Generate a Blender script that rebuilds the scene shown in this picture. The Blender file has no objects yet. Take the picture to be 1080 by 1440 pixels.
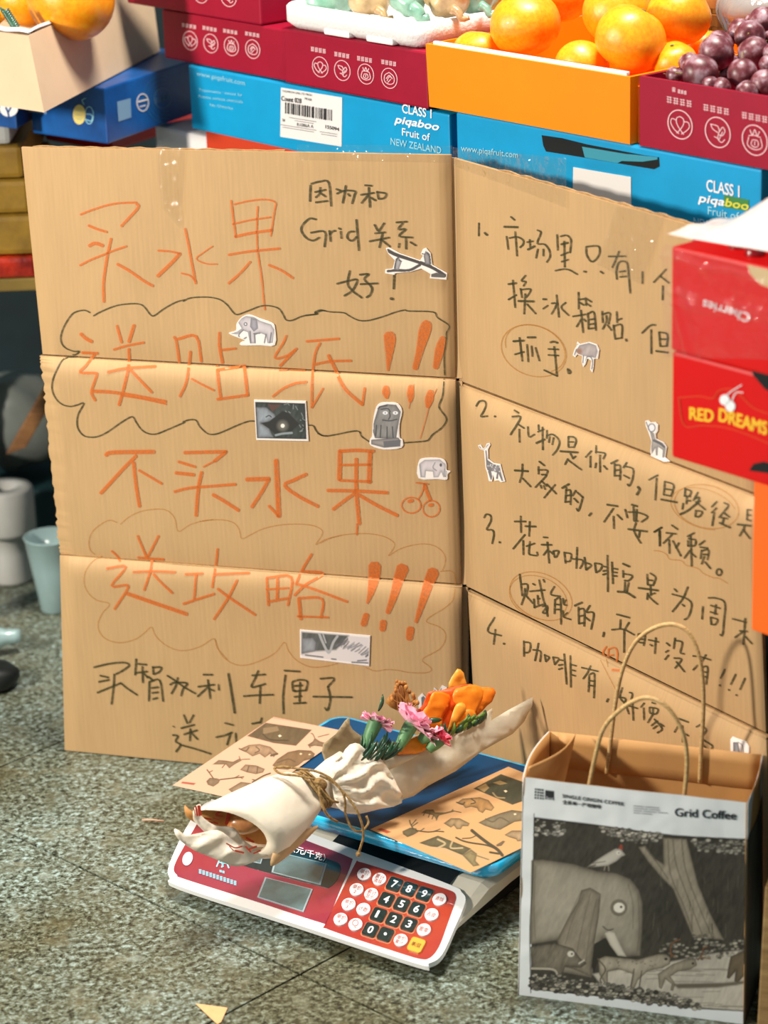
import bpy, bmesh, math, random
import numpy as np
from math import sin, cos, pi, radians, sqrt, exp, hypot, atan2
from mathutils import Vector, Matrix, geometry
random.seed(7); rng = np.random.default_rng(7)
sc = bpy.context.scene
COL = sc.collection

# ------------------------------------------------------------ camera
F_PX = 3600.0; PITCH = radians(20); ROLL = radians(2.0); CAM_H = 1.6
_fwd = np.array([0, cos(PITCH), -sin(PITCH)]); _r0 = np.array([1., 0, 0]); _u0 = np.array([0, sin(PITCH), cos(PITCH)])
_r = _r0 * cos(ROLL) - _u0 * sin(ROLL); _u = _u0 * cos(ROLL) + _r0 * sin(ROLL)
CAM = np.array([0, 0, CAM_H])
cd = bpy.data.cameras.new('camera'); cam = bpy.data.objects.new('camera', cd); COL.objects.link(cam)
M = Matrix.Identity(4)
for i in range(3):
    M[i][0] = _r[i]; M[i][1] = _u[i]; M[i][2] = -_fwd[i]; M[i][3] = CAM[i]
cam.matrix_world = M
cd.sensor_fit = 'VERTICAL'; cd.sensor_height = 36; cd.lens = F_PX / 1440 * 36
cd.dof.use_dof = True; cd.dof.focus_distance = 3.32; cd.dof.aperture_fstop = 4.0
cd.clip_end = 60
sc.camera = cam

# ------------------------------------------------------------ world, lights, exposure
w = bpy.data.worlds.new('world'); sc.world = w; w.use_nodes = True
bg = w.node_tree.nodes['Background']; bg.inputs[0].default_value = (0.55, 0.80, 0.90, 1); bg.inputs[1].default_value = 0.30
def area(name, loc, target, size, power, color):
    ld = bpy.data.lights.new(name, 'AREA'); ld.shape = 'SQUARE'; ld.size = size; ld.energy = power; ld.color = color
    o = bpy.data.objects.new(name, ld); COL.objects.link(o); o.location = loc
    o.rotation_euler = (Vector(target) - Vector(loc)).to_track_quat('-Z', 'Y').to_euler()
    return o
area('stall_lamp', (-2.3, 2.0, 1.55), (0.1, 3.1, 0.35), 0.24, 92, (1.0, 0.90, 0.79))
area('market_light', (0.35, 2.95, 3.2), (0.15, 3.35, 0.6), 0.6, 112, (1.0, 0.94, 0.86))
sc.view_settings.view_transform = 'Standard'; sc.view_settings.look = 'None'
sc.view_settings.gamma = 1.0; sc.view_settings.use_curve_mapping = False
sc.view_settings.exposure = 0.1

# ------------------------------------------------------------ helpers
def lin(c):
    c = np.asarray(c, float) / 255.0
    return np.where(c <= 0.04045, c / 12.92, ((c + 0.055) / 1.055) ** 2.4)
def rays(P):
    P = np.atleast_2d(np.asarray(P, float))
    return _r[None] * ((P[:, :1] - 540) / F_PX) - _u[None] * ((P[:, 1:2] - 720) / F_PX) + _fwd[None]
def at_floor(x, y, z=0.0):
    d = rays([(x, y)])[0]; return CAM + d * ((z - CAM_H) / d[2])
def at_dist(x, y, Y):
    d = rays([(x, y)])[0]; return CAM + d * (Y / d[1])
class Surf:
    """a real plane in the scene (with an optional relief profile along its v axis)"""
    def __init__(s, P, u, v, prof=None):
        s.P = np.asarray(P, float); s.u = np.asarray(u, float) / np.linalg.norm(u)
        v = np.asarray(v, float); v = v - s.u * (v @ s.u); s.v = v / np.linalg.norm(v)
        n = np.cross(s.u, s.v); s.n = n if n @ (CAM - s.P) > 0 else -n
        s.prof = prof
    def hit(s, px, off=0.0):
        d = rays(px); t = ((s.P - CAM) @ s.n + off) / (d @ s.n)
        return CAM + d * np.reshape(t, (-1, 1))
    def uv(s, Q): return (Q - s.P) @ s.u, (Q - s.P) @ s.v
    def pts(s, px, off=0.0):
        Q = s.hit(px)
        if s.prof is not None:
            for _ in range(3):
                uu, vv = s.uv(Q); Q = s.hit(px, s.prof(uu, vv))
        return Q + s.n * off
def vsurf(P, deg, prof=None):          # vertical plane through P
    return Surf(P, (cos(radians(deg)), sin(radians(deg)), 0), (0, 0, 1), prof)
def flat(z): return Surf((0, 3, z), (1, 0, 0), (0, 1, 0))

def tagit(o, label=None, cat=None, group=None, kind=None):
    if label: o['label'] = label
    if cat: o['category'] = cat
    if group: o['group'] = group
    if kind: o['kind'] = kind
    return o
def thing(name, label, cat, loc=(0, 0, 0), group=None):
    o = bpy.data.objects.new(name, None); COL.objects.link(o); o.location = tuple(float(a) for a in loc)
    o.empty_display_size = .05
    return tagit(o, label, cat, group)
def wloc(o):
    v = np.zeros(3)
    while o is not None: v += np.array(o.location); o = o.parent
    return v
def obj(name, V, F, mat, parent=None, smooth=False, label=None, cat=None, group=None, kind=None, uv=None, vcol=None, solid=0):
    V = np.asarray(V, float).reshape(-1, 3)
    me = bpy.data.meshes.new(name)
    if parent is not None: V = V - wloc(parent)
    me.from_pydata([tuple(v) for v in V], [], [tuple(int(i) for i in f) for f in F])
    if uv is not None:
        l = me.uv_layers.new(name='UVMap'); idx = np.zeros(len(me.loops), int); me.loops.foreach_get('vertex_index', idx)
        l.data.foreach_set('uv', np.asarray(uv, np.float32)[idx].ravel())
    if vcol is not None:
        a = me.color_attributes.new('print', 'FLOAT_COLOR', 'POINT')
        c = np.ones((len(V), 4), np.float32); c[:, :3] = vcol; a.data.foreach_set('color', c.ravel())
    if smooth: me.polygons.foreach_set('use_smooth', np.ones(len(me.polygons), bool))
    mats = mat if isinstance(mat, (list, tuple)) else [mat]
    for m in mats: me.materials.append(m)
    me.update()
    o = bpy.data.objects.new(name, me); COL.objects.link(o)
    if parent is not None: o.parent = parent
    if solid:
        md = o.modifiers.new('thickness', 'SOLIDIFY'); md.thickness = solid; md.offset = -1
    return tagit(o, label, cat, group, kind)
def join(parts):
    V = []; F = []; n = 0
    for v, f in parts:
        v = np.asarray(v, float).reshape(-1, 3); V.append(v); F += [tuple(i + n for i in q) for q in f]; n += len(v)
    return np.vstack(V), F
def from_bm(bm):
    bm.verts.ensure_lookup_table(); bm.verts.index_update()
    V = np.array([v.co[:] for v in bm.verts]); F = [tuple(v.index for v in f.verts) for f in bm.faces]; bm.free(); return V, F
def hexa(c8, bevel=0.0, seg=2):         # c8: bottom 4 ccw, top 4 ccw
    bm = bmesh.new(); vs = [bm.verts.new([float(a) for a in p]) for p in c8]
    for f in ((0, 3, 2, 1), (4, 5, 6, 7), (0, 1, 5, 4), (1, 2, 6, 5), (2, 3, 7, 6), (3, 0, 4, 7)): bm.faces.new([vs[i] for i in f])
    bmesh.ops.recalc_face_normals(bm, faces=bm.faces)
    if bevel: bmesh.ops.bevel(bm, geom=list(bm.edges), offset=bevel, segments=seg, affect='EDGES', profile=.6)
    return from_bm(bm)
def box(O, a, b, c, bevel=0.0):
    O, a, b, c = [np.asarray(q, float) for q in (O, a, b, c)]
    return hexa([O, O + a, O + a + b, O + b, O + c, O + a + c, O + a + b + c, O + b + c], bevel)
def catmull(P, n=4, closed=False):
    P = np.asarray(P, float)
    if len(P) < 3: return P
    if closed: Q = np.vstack([P[-1:], P, P[:2]])
    else: Q = np.vstack([2 * P[0] - P[1], P, 2 * P[-1] - P[-2]])
    out = []
    for i in range(1, len(Q) - 2):
        p0, p1, p2, p3 = Q[i - 1:i + 3]
        for k in range(n):
            t = k / n; out.append(.5 * ((2 * p1) + (p2 - p0) * t + (2 * p0 - 5 * p1 + 4 * p2 - p3) * t * t + (3 * p1 - p0 - 3 * p2 + p3) * t ** 3))
    if not closed: out.append(Q[-2])
    return np.array(out)
def tube(P, r, seg=8, closed=False):
    P = np.asarray(P, float); n = len(P); r = np.broadcast_to(np.asarray(r, float), (n,))
    T = np.gradient(P, axis=0); T /= np.linalg.norm(T, axis=1)[:, None] + 1e-12
    a = np.cross(T[0], [0, 0, 1.]);
    if np.linalg.norm(a) < .1: a = np.cross(T[0], [1., 0, 0])
    a /= np.linalg.norm(a); V = []
    for i in range(n):
        a = a - T[i] * (a @ T[i]); a /= np.linalg.norm(a); b = np.cross(T[i], a)
        for k in range(seg):
            t = 2 * pi * k / seg; V.append(P[i] + r[i] * (cos(t) * a + sin(t) * b))
    F = [(i * seg + k, i * seg + (k + 1) % seg, (i + 1) * seg + (k + 1) % seg, (i + 1) * seg + k) for i in range(n - 1) for k in range(seg)]
    F += [tuple(range(seg))[::-1], tuple((n - 1) * seg + k for k in range(seg))]
    return np.array(V), F
def loft(rings, caps=(True, True), closed=True):
    R = np.array(rings, float); n, m, _ = R.shape; V = R.reshape(-1, 3); F = []
    for i in range(n - 1):
        for k in range(m if closed else m - 1):
            F.append((i * m + k, i * m + (k + 1) % m, (i + 1) * m + (k + 1) % m, (i + 1) * m + k))
    if caps[0]: F.append(tuple(range(m))[::-1])
    if caps[1]: F.append(tuple((n - 1) * m + k for k in range(m)))
    return V, F

# value noise
_T = rng.random((64, 64))
def vnoise(x, y):
    x = np.asarray(x, float); y = np.asarray(y, float)
    xi = np.floor(x).astype(int); yi = np.floor(y).astype(int); fx = x - xi; fy = y - yi
    fx = fx * fx * (3 - 2 * fx); fy = fy * fy * (3 - 2 * fy)
    a = _T[xi % 64, yi % 64]; b = _T[(xi + 1) % 64, yi % 64]; c = _T[xi % 64, (yi + 1) % 64]; d = _T[(xi + 1) % 64, (yi + 1) % 64]
    return (a * (1 - fx) + b * fx) * (1 - fy) + (c * (1 - fx) + d * fx) * fy
def fbm(x, y, o=3):
    s = 0; a = .5
    for i in range(o): s = s + a * vnoise(x * 2 ** i + 17 * i, y * 2 ** i + 5 * i); a *= .5
    return s / (1 - .5 ** o)

# ------------------------------------------------------------ materials
def nt(name):
    m = bpy.data.materials.new(name); m.use_nodes = True; t = m.node_tree
    return m, t, t.nodes['Principled BSDF'], t.nodes.new, t.links.new
def mat(name, rgb, rough=.6, noise=0.0, scale=40, rgb2=None, bump=0.0, bscale=None, metal=0, coat=0, alpha=1, stretch=(1, 1, 1), spec=.5, trans=0, sss=0, sheen=0):
    m, t, b, N, L = nt(name); c = tuple(lin(rgb)) + (1,)
    b.inputs['Base Color'].default_value = c; b.inputs['Roughness'].default_value = rough; b.inputs['Metallic'].default_value = metal
    b.inputs['Coat Weight'].default_value = coat; b.inputs['Alpha'].default_value = alpha; b.inputs['Specular IOR Level'].default_value = spec
    b.inputs['Transmission Weight'].default_value = trans
    if sss: b.inputs['Subsurface Weight'].default_value = sss; b.inputs['Subsurface Radius'].default_value = (.02, .01, .006); b.inputs['Subsurface Scale'].default_value = .3
    if noise or bump or rgb2 is not None:
        tc = N('ShaderNodeTexCoord'); mp = N('ShaderNodeMapping'); mp.inputs['Scale'].default_value = stretch
        L(tc.outputs['Object'], mp.inputs[0])
        nz = N('ShaderNodeTexNoise'); nz.inputs['Scale'].default_value = scale; nz.inputs['Detail'].default_value = 5; nz.inputs['Roughness'].default_value = .6
        L(mp.outputs[0], nz.inputs['Vector'])
        if noise or rgb2 is not None:
            r = N('ShaderNodeValToRGB'); L(nz.outputs['Fac'], r.inputs[0])
            c2 = tuple(lin(rgb2)) + (1,) if rgb2 is not None else tuple(np.array(c[:3]) * (1 - noise)) + (1,)
            r.color_ramp.elements[0].position = .35; r.color_ramp.elements[1].position = .65
            r.color_ramp.elements[0].color = c2; r.color_ramp.elements[1].color = c
            L(r.outputs[0], b.inputs['Base Color'])
        if bump:
            n2 = N('ShaderNodeTexNoise'); n2.inputs['Scale'].default_value = bscale or scale * 3; n2.inputs['Detail'].default_value = 4
            L(mp.outputs[0], n2.inputs['Vector'])
            bp = N('ShaderNodeBump'); bp.inputs['Strength'].default_value = bump; bp.inputs['Distance'].default_value = .004
            L(n2.outputs['Fac'], bp.inputs['Height']); L(bp.outputs[0], b.inputs['Normal'])
    return m
def print_mat(name, rough=.55, coat=0):
    m, t, b, N, L = nt(name); a = N('ShaderNodeVertexColor'); a.layer_name = 'print'
    L(a.outputs['Color'], b.inputs['Base Color']); b.inputs['Roughness'].default_value = rough; b.inputs['Coat Weight'].default_value = coat
    return m
def cardboard_mat(name, rgb, flute=True):
    m, t, b, N, L = nt(name); uvn = N('ShaderNodeUVMap'); uvn.uv_map = 'UVMap'
    mp = N('ShaderNodeMapping'); mp.inputs['Scale'].default_value = (320, 14, 1); L(uvn.outputs[0], mp.inputs[0])
    n1 = N('ShaderNodeTexNoise'); n1.inputs['Scale'].default_value = 1; n1.inputs['Detail'].default_value = 4; L(mp.outputs[0], n1.inputs['Vector'])
    mp2 = N('ShaderNodeMapping'); mp2.inputs['Scale'].default_value = (14, 5, 1); L(uvn.outputs[0], mp2.inputs[0])
    n2 = N('ShaderNodeTexNoise'); n2.inputs['Scale'].default_value = 1; n2.inputs['Detail'].default_value = 3; L(mp2.outputs[0], n2.inputs['Vector'])
    mx = N('ShaderNodeMath'); mx.operation = 'ADD'; L(n1.outputs['Fac'], mx.inputs[0]); L(n2.outputs['Fac'], mx.inputs[1])
    r = N('ShaderNodeValToRGB'); L(mx.outputs[0], r.inputs[0]); c = lin(rgb)
    r.color_ramp.elements[0].position = .7; r.color_ramp.elements[0].color = tuple(c * .92) + (1,)
    r.color_ramp.elements[1].position = 1.25; r.color_ramp.elements[1].color = tuple(c * 1.04) + (1,)
    mh = N('ShaderNodeMath'); mh.operation = 'MULTIPLY'; mh.inputs[1].default_value = .5; L(mx.outputs[0], mh.inputs[0]); L(mh.outputs[0], r.inputs[0])
    r.color_ramp.elements[0].position = .35; r.color_ramp.elements[1].position = .65
    L(r.outputs[0], b.inputs['Base Color']); b.inputs['Roughness'].default_value = .62; b.inputs['Specular IOR Level'].default_value = .3
    wv = N('ShaderNodeTexWave'); wv.bands_direction = 'X'; wv.inputs['Scale'].default_value = 42; wv.inputs['Distortion'].default_value = .6; L(uvn.outputs[0], wv.inputs['Vector'])
    bp = N('ShaderNodeBump'); bp.inputs['Strength'].default_value = .06; bp.inputs['Distance'].default_value = .002; L(wv.outputs['Fac'], bp.inputs['Height']); L(bp.outputs[0], b.inputs['Normal'])
    return m
def marker_mat(name, rgb, dens=.9):
    m, t, b, N, L = nt(name); b.inputs['Base Color'].default_value = tuple(lin(rgb)) + (1,); b.inputs['Roughness'].default_value = .6
    tc = N('ShaderNodeTexCoord'); nz = N('ShaderNodeTexNoise'); nz.inputs['Scale'].default_value = 260; L(tc.outputs['Object'], nz.inputs['Vector'])
    mr = N('ShaderNodeMapRange'); mr.inputs['From Min'].default_value = .3; mr.inputs['From Max'].default_value = .6
    mr.inputs['To Min'].default_value = dens * .62; mr.inputs['To Max'].default_value = dens; L(nz.outputs['Fac'], mr.inputs['Value']); L(mr.outputs[0], b.inputs['Alpha'])
    return m
def film_mat(name, tint=(235, 235, 235), haze=.12, rough=.12, bump=.6, bscale=45, gloss=.07):
    m = bpy.data.materials.new(name); m.use_nodes = True; t = m.node_tree; t.nodes.clear(); N = t.nodes.new; L = t.links.new
    out = N('ShaderNodeOutputMaterial'); tr = N('ShaderNodeBsdfTransparent'); tr.inputs[0].default_value = tuple(lin(tint)) + (1,)
    gl = N('ShaderNodeBsdfGlossy'); gl.inputs['Roughness'].default_value = rough; df = N('ShaderNodeBsdfDiffuse'); df.inputs[0].default_value = tuple(lin((240, 238, 232))) + (1,)
    tc = N('ShaderNodeTexCoord'); nz = N('ShaderNodeTexNoise'); nz.inputs['Scale'].default_value = bscale; nz.inputs['Detail'].default_value = 3; L(tc.outputs['Object'], nz.inputs['Vector'])
    bp = N('ShaderNodeBump'); bp.inputs['Strength'].default_value = bump; bp.inputs['Distance'].default_value = .01; L(nz.outputs['Fac'], bp.inputs['Height']); L(bp.outputs[0], gl.inputs['Normal'])
    lw = N('ShaderNodeLayerWeight'); lw.inputs[0].default_value = .5; L(bp.outputs[0], lw.inputs['Normal'])
    pw_ = N('ShaderNodeMath'); pw_.operation = 'POWER'; pw_.inputs[1].default_value = 3; L(lw.outputs['Facing'], pw_.inputs[0])
    fr = N('ShaderNodeMapRange'); fr.inputs['To Min'].default_value = gloss; fr.inputs['To Max'].default_value = .7; L(pw_.outputs[0], fr.inputs['Value'])
    m1 = N('ShaderNodeMixShader'); m1.inputs[0].default_value = haze; L(tr.outputs[0], m1.inputs[1]); L(df.outputs[0], m1.inputs[2])
    m2 = N('ShaderNodeMixShader'); L(fr.outputs[0], m2.inputs[0]); L(m1.outputs[0], m2.inputs[1]); L(gl.outputs[0], m2.inputs[2]); L(m2.outputs[0], out.inputs[0])
    return m

# ------------------------------------------------------------ drawing on real surfaces
def parse(block, x0=0, y0=0, s=1.0, w=2.6):
    """strokes 'x,y[,w] x,y;...' read off an enlargement; 'w=4:' sets a stroke's width"""
    out = []
    for st in block.replace('\n', '').split(';'):
        st = st.strip()
        if not st: continue
        ww = w
        if st.startswith('w='): a, st = st.split(':', 1); ww = float(a[2:])
        pts = []
        for q in st.split():
            f = [float(k) for k in q.split(',')]; pts.append((x0 + f[0] / s, y0 + f[1] / s, f[2] if len(f) > 2 else ww))
        out.append(pts)
    return out
def ell(cx, cy, rx, ry, rot=0, a0=0, a1=360, n=28, w=2):
    o = []
    for k in range(n + 1):
        t = radians(a0 + (a1 - a0) * k / n); x = rx * cos(t); y = ry * sin(t); c = cos(radians(rot)); s_ = sin(radians(rot))
        o.append((cx + x * c - y * s_, cy + x * s_ + y * c, w))
    return o
def ribbon(pts):
    P = np.asarray(pts, float)
    if len(P) > 2: P = catmull(P, 4)
    else:
        n = max(2, int(np.linalg.norm(P[1, :2] - P[0, :2]) / 5) + 1); P = np.array([P[0] + (P[1] - P[0]) * k / n for k in range(n + 1)])
    T = np.gradient(P[:, :2], axis=0); T /= np.linalg.norm(T, axis=1)[:, None] + 1e-9
    Nn = np.stack([-T[:, 1], T[:, 0]], 1); h = P[:, 2:3] / 2
    e0 = P[:1, :2] - T[:1] * h[:1] * .6; e1 = P[-1:, :2] + T[-1:] * h[-1:] * .6
    C = np.vstack([e0, P[:, :2], e1]); N2 = np.vstack([Nn[:1] * .5, Nn, Nn[-1:] * .5]); hh = np.vstack([h[:1], h, h[-1:]])
    L = C + N2 * hh; R = C - N2 * hh; n = len(C)
    V = np.empty((2 * n, 2)); V[0::2] = L; V[1::2] = R
    F = [(2 * i, 2 * i + 1, 2 * i + 3, 2 * i + 2) for i in range(n - 1)]
    return V, F
def strokes(name, surf, st, m, parent, off=.0009, label=None):
    V = []; F = []; n = 0
    for s_ in st:
        v, f = ribbon(s_); V.append(v); F += [tuple(i + n for i in q) for q in f]; n += len(v)
    return obj(name, surf.pts(np.vstack(V), off), F, m, parent, label=label)
def polymesh(name, surf, px, m, parent, off=.0006, thick=0.0, label=None, **k):
    P = surf.pts(px, off); n = len(P)
    if not thick: return obj(name, P, [tuple(range(n))], m, parent, label=label, **k)
    B = P - surf.n * thick
    F = [tuple(range(n)), tuple(range(n, 2 * n))[::-1]] + [(i, n + i, n + (i + 1) % n, (i + 1) % n) for i in range(n)]
    return obj(name, np.vstack([P, B]), F, m, parent, label=label, **k)
_tc = {}
def text_geo(s):
    if s in _tc: return _tc[s]
    c = bpy.data.curves.new('lettering', 'FONT'); c.body = s; c.resolution_u = 3
    o = bpy.data.objects.new('lettering', c); COL.objects.link(o)
    dg = bpy.context.evaluated_depsgraph_get(); me = bpy.data.meshes.new_from_object(o.evaluated_get(dg))
    V = np.array([v.co[:2] for v in me.vertices]); F = [tuple(p.vertices) for p in me.polygons]
    bpy.data.objects.remove(o); bpy.data.curves.remove(c); bpy.data.meshes.remove(me)
    _tc[s] = (V, F); return V, F
def text(surf, s, a, b, h, m, parent, off=.0008, skew=0.0, bold=0.0, name='lettering', label=None):
    """lettering whose baseline runs a->b (read off the photo), cap height h, on a real surface"""
    V, F = text_geo(s); V = V.copy(); lo = V[:, 0].min(); wd = V[:, 0].max() - lo; cap = .73
    a = np.array(a, float); e = (np.array(b, float) - a) / wd; hv = h if isinstance(h, (tuple, list)) else (0, -h)
    up = np.array(hv, float) / cap; xx = V[:, 0] - lo + skew * V[:, 1]
    P = a + xx[:, None] * e + V[:, 1:2] * up
    parts = [(P, F)]
    if bold: parts = [(P + np.array(d) * bold, F) for d in ((0, 0), (1, 0), (.5, .6))]
    PV = []; FF = []; n = 0; offs = []
    for k, (v, f) in enumerate(parts): PV.append(v); FF += [tuple(i + n for i in q) for q in f]; n += len(v); offs.append(np.full(len(v), off + .00012 * k))
    Q = surf.pts(np.vstack(PV), 0) + surf.n * np.concatenate(offs)[:, None]
    return obj(name, Q, FF, m, parent, label=label)

class Pic:
    """ink painted on a fine grid of a real sheet: flat print as colour on the sheet's own vertices"""
    def __init__(s, X, Y, base):
        s.X = X; s.Y = Y; s.C = np.empty(X.shape + (3,)); s.C[:] = lin(base)
    def mix(s, a, c):
        c = np.asarray(c, float); s.C = s.C * (1 - a[..., None]) + (lin(c) if c.ndim == 1 else c) * a[..., None]
    def sd(s, pts, closed=True):
        P = np.asarray(pts, float)[:, :2]; X = s.X; Y = s.Y; d = np.full(X.shape, 1e9); ins = np.zeros(X.shape, bool); n = len(P)
        for i in range(n if closed else n - 1):
            x0, y0 = P[i]; x1, y1 = P[(i + 1) % n]; ex = x1 - x0; ey = y1 - y0; L2 = ex * ex + ey * ey + 1e-9
            t = np.clip(((X - x0) * ex + (Y - y0) * ey) / L2, 0, 1); d = np.minimum(d, np.hypot(X - x0 - t * ex, Y - y0 - t * ey))
            if closed:
                c = (y0 > Y) != (y1 > Y); ins ^= c & (X < ex * (Y - y0) / (ey if abs(ey) > 1e-9 else 1e-9) + x0)
        return np.where(ins, -d, d) if closed else d
    def poly(s, pts, c, soft=.8, edge=None, ew=3., tex=0, smooth=0, al=1.):
        if smooth: pts = catmull(pts, smooth, True)
        d = s.sd(pts); a = np.clip(.5 - d / soft, 0, 1) * al; cc = np.broadcast_to(lin(c), s.C.shape).copy()
        if edge is not None:
            e = np.exp(-np.clip(-d, 0, None) / ew)[..., None]; cc = cc * (1 - e) + lin(edge) * e
        if tex: cc = cc * (1 - tex + 2 * tex * fbm(s.X * .28 + s.Y * .1, s.Y * .1, 3))[..., None]
        s.C = s.C * (1 - a[..., None]) + cc * a[..., None]
    def line(s, pts, w, c, al=1., smooth=4):
        P = catmull(pts, smooth) if len(pts) > 2 and smooth else pts
        s.mix(np.clip((w / 2 - s.sd(P, False)) / .8 + .5, 0, 1) * al, c)
    def ell(s, cx, cy, rx, ry, c, soft=.8, al=1.):
        d = (np.hypot((s.X - cx) / rx, (s.Y - cy) / ry) - 1) * min(rx, ry); s.mix(np.clip(.5 - d / soft, 0, 1) * al, c)
def grid_px(c4, nx, ny, ends=False):                # corners tl,tr,br,bl in photo pixels
    tl, tr, br, bl = [np.array(c, float) for c in c4]
    ty = np.linspace(0, 1, ny)
    if ends: ty = .5 - .5 * np.cos(np.pi * ty)
    s_, t = np.meshgrid(np.linspace(0, 1, nx), ty)
    P = (1 - t)[..., None] * ((1 - s_)[..., None] * tl + s_[..., None] * tr) + t[..., None] * ((1 - s_)[..., None] * bl + s_[..., None] * br)
    return P
def gridF(nx, ny, mask=None):
    F = [];
    for j in range(ny - 1):
        for i in range(nx - 1):
            if mask is None or (mask[j, i] and mask[j, i + 1] and mask[j + 1, i + 1] and mask[j + 1, i]):
                F.append((j * nx + i, (j + 1) * nx + i, (j + 1) * nx + i + 1, j * nx + i + 1))
    return F
def cdt(outline, step):
    """triangulated inside of an outline (2D) with interior points"""
    P = np.asarray(outline, float); pic = Pic(*np.meshgrid(np.arange(P[:, 0].min(), P[:, 0].max(), step), np.arange(P[:, 1].min(), P[:, 1].max(), step)), (0, 0, 0))
    pic.X = pic.X + (np.arange(pic.X.shape[0])[:, None] % 2) * step * .5
    d = pic.sd(P); ok = d < -step * .55
    I = np.stack([pic.X[ok], pic.Y[ok]], 1); n = len(P)
    allp = [Vector((float(a), float(b))) for a, b in np.vstack([P, I])]
    r = geometry.delaunay_2d_cdt(allp, [(i, (i + 1) % n) for i in range(n)], [], 1, 1e-5)
    V = np.array([v[:] for v in r[0]]); F = [tuple(f) for f in r[2]]
    q = Pic(V[:, 0], V[:, 1], (0, 0, 0)); return V, F, -q.sd(P)

# ============================================================ FLOOR
def granite():
    m, t, b, N, L = nt('granite'); tc = N('ShaderNodeTexCoord'); V = tc.outputs['Object']
    def noise(sc_, det, rough=.6, dist=0):
        n = N('ShaderNodeTexNoise'); n.inputs['Scale'].default_value = sc_; n.inputs['Detail'].default_value = det; n.inputs['Roughness'].default_value = rough; n.inputs['Distortion'].default_value = dist; L(V, n.inputs['Vector']); return n.outputs['Fac']
    def ramp(f, stops):
        r = N('ShaderNodeValToRGB'); L(f, r.inputs[0]); e = r.color_ramp.elements
        e[0].position, c0 = stops[0]; e[0].color = tuple(lin(c0)) + (1,); e[1].position, c1 = stops[-1]; e[1].color = tuple(lin(c1)) + (1,)
        for p, c in stops[1:-1]: q = e.new(p); q.color = tuple(lin(c)) + (1,)
        return r.outputs[0]
    def mixc(f, a, c, blend='MIX'):
        x = N('ShaderNodeMix'); x.data_type = 'RGBA'; x.blend_type = blend
        if isinstance(f, float): x.inputs[0].default_value = f
        else: L(f, x.inputs[0])
        L(a, x.inputs[6]); L(c, x.inputs[7]); return x.outputs[2]
    grain = ramp(noise(125, 5, .7, .35), [(.36, (30, 32, 26)), (.43, (74, 76, 62)), (.50, (114, 118, 102)), (.57, (146, 156, 148)), (.66, (184, 202, 204))])
    vo = N('ShaderNodeTexVoronoi'); vo.inputs['Scale'].default_value = 34; vo.inputs['Randomness'].default_value = 1; L(V, vo.inputs['Vector'])
    sp = N('ShaderNodeSeparateColor'); L(vo.outputs['Color'], sp.inputs[0])
    patch = ramp(sp.outputs[0], [(.0, (92, 94, 78)), (.55, (120, 118, 98)), (.8, (146, 138, 114)), (1.0, (170, 182, 178))])
    f = N('ShaderNodeMapRange'); f.inputs['From Min'].default_value = .5; f.inputs['From Max'].default_value = .62; L(noise(22, 3), f.inputs['Value'])
    f2 = N('ShaderNodeMath'); f2.operation = 'MULTIPLY'; f2.inputs[1].default_value = .5; L(f.outputs[0], f2.inputs[0])
    c = mixc(f2.outputs[0], grain, patch)
    dirt_sheen = ramp(noise(3.2, 4), [(.38, (190, 182, 156)), (.62, (245, 255, 255))])  # warm dirt tone to cool patches that paint in the floor's bluish sheen
    c = mixc(1.0, c, dirt_sheen, 'MULTIPLY'); L(c, b.inputs['Base Color'])
    rr = N('ShaderNodeMapRange'); rr.inputs['To Min'].default_value = .32; rr.inputs['To Max'].default_value = .5; L(noise(8, 3), rr.inputs['Value']); L(rr.outputs[0], b.inputs['Roughness'])
    return m
M_gran = granite(); M_grout = mat('grout', (58, 54, 44), .9, noise=.3, scale=60)
FX = at_floor(422, 1370); TL_ = .754; e1 = np.array([1, 1, 0]) / sqrt(2); e2 = np.array([-1, 1, 0]) / sqrt(2)
fl = obj('floor', [(-3.2, 1.2, -.012), (2.6, 1.2, -.012), (2.6, 6.6, -.012), (-3.2, 6.6, -.012), (-3.2, 1.2, -.05), (2.6, 1.2, -.05), (2.6, 6.6, -.05), (-3.2, 6.6, -.05)],
         [(0, 1, 2, 3), (7, 6, 5, 4), (0, 4, 5, 1), (1, 5, 6, 2), (2, 6, 7, 3), (3, 7, 4, 0)], M_grout, kind='structure')
g = .0016
for i in range(-2, 5):
    for j in range(-2, 4):
        O = FX + e1 * TL_ * i + e2 * TL_ * j; cx = O + (e1 + e2) * TL_ / 2
        if not (-1.9 < cx[0] < 1.6 and 1.9 < cx[1] < 5.6): continue
        V, F = box(O + (e1 + e2) * g - (0, 0, .0115), e1 * (TL_ - 2 * g), e2 * (TL_ - 2 * g), (0, 0, .0115), .0007)
        obj('tile', V, F, M_gran, fl)

# ============================================================ CARDBOARD SIGN
M_card = cardboard_mat('cardboard', (192, 157, 111)); M_cardedge = mat('cardboard_edge', (186, 146, 96), .8, noise=.3, scale=120)
M_ink = marker_mat('black_marker', (60, 58, 24), .94); M_or = marker_mat('orange_marker', (214, 108, 30), .82)
M_thin = marker_mat('faint_orange_marker', (190, 130, 50), .5); M_sticker = mat('sticker_paper', (240, 232, 226), .5)
M_tape = film_mat('clear_tape', (253, 252, 248), .015, .06, .7, 60, .05)
def crease(cs, fwd, width):
    def f(u, v):
        r = np.zeros_like(v)
        for c in cs:
            d = v - c; up = np.clip(d, 0, None); dn = np.clip(-d, 0, None)
            r = r + np.where(d > 0, -.003 * np.exp(-up / .02), fwd * (1 - np.exp(-dn / width)) * np.exp(-dn / .16))
        return r
    return f
LA = at_floor(91, 1055); LB = vsurf(LA, -17.5, crease((.3105, .6035), .012, .012))
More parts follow.
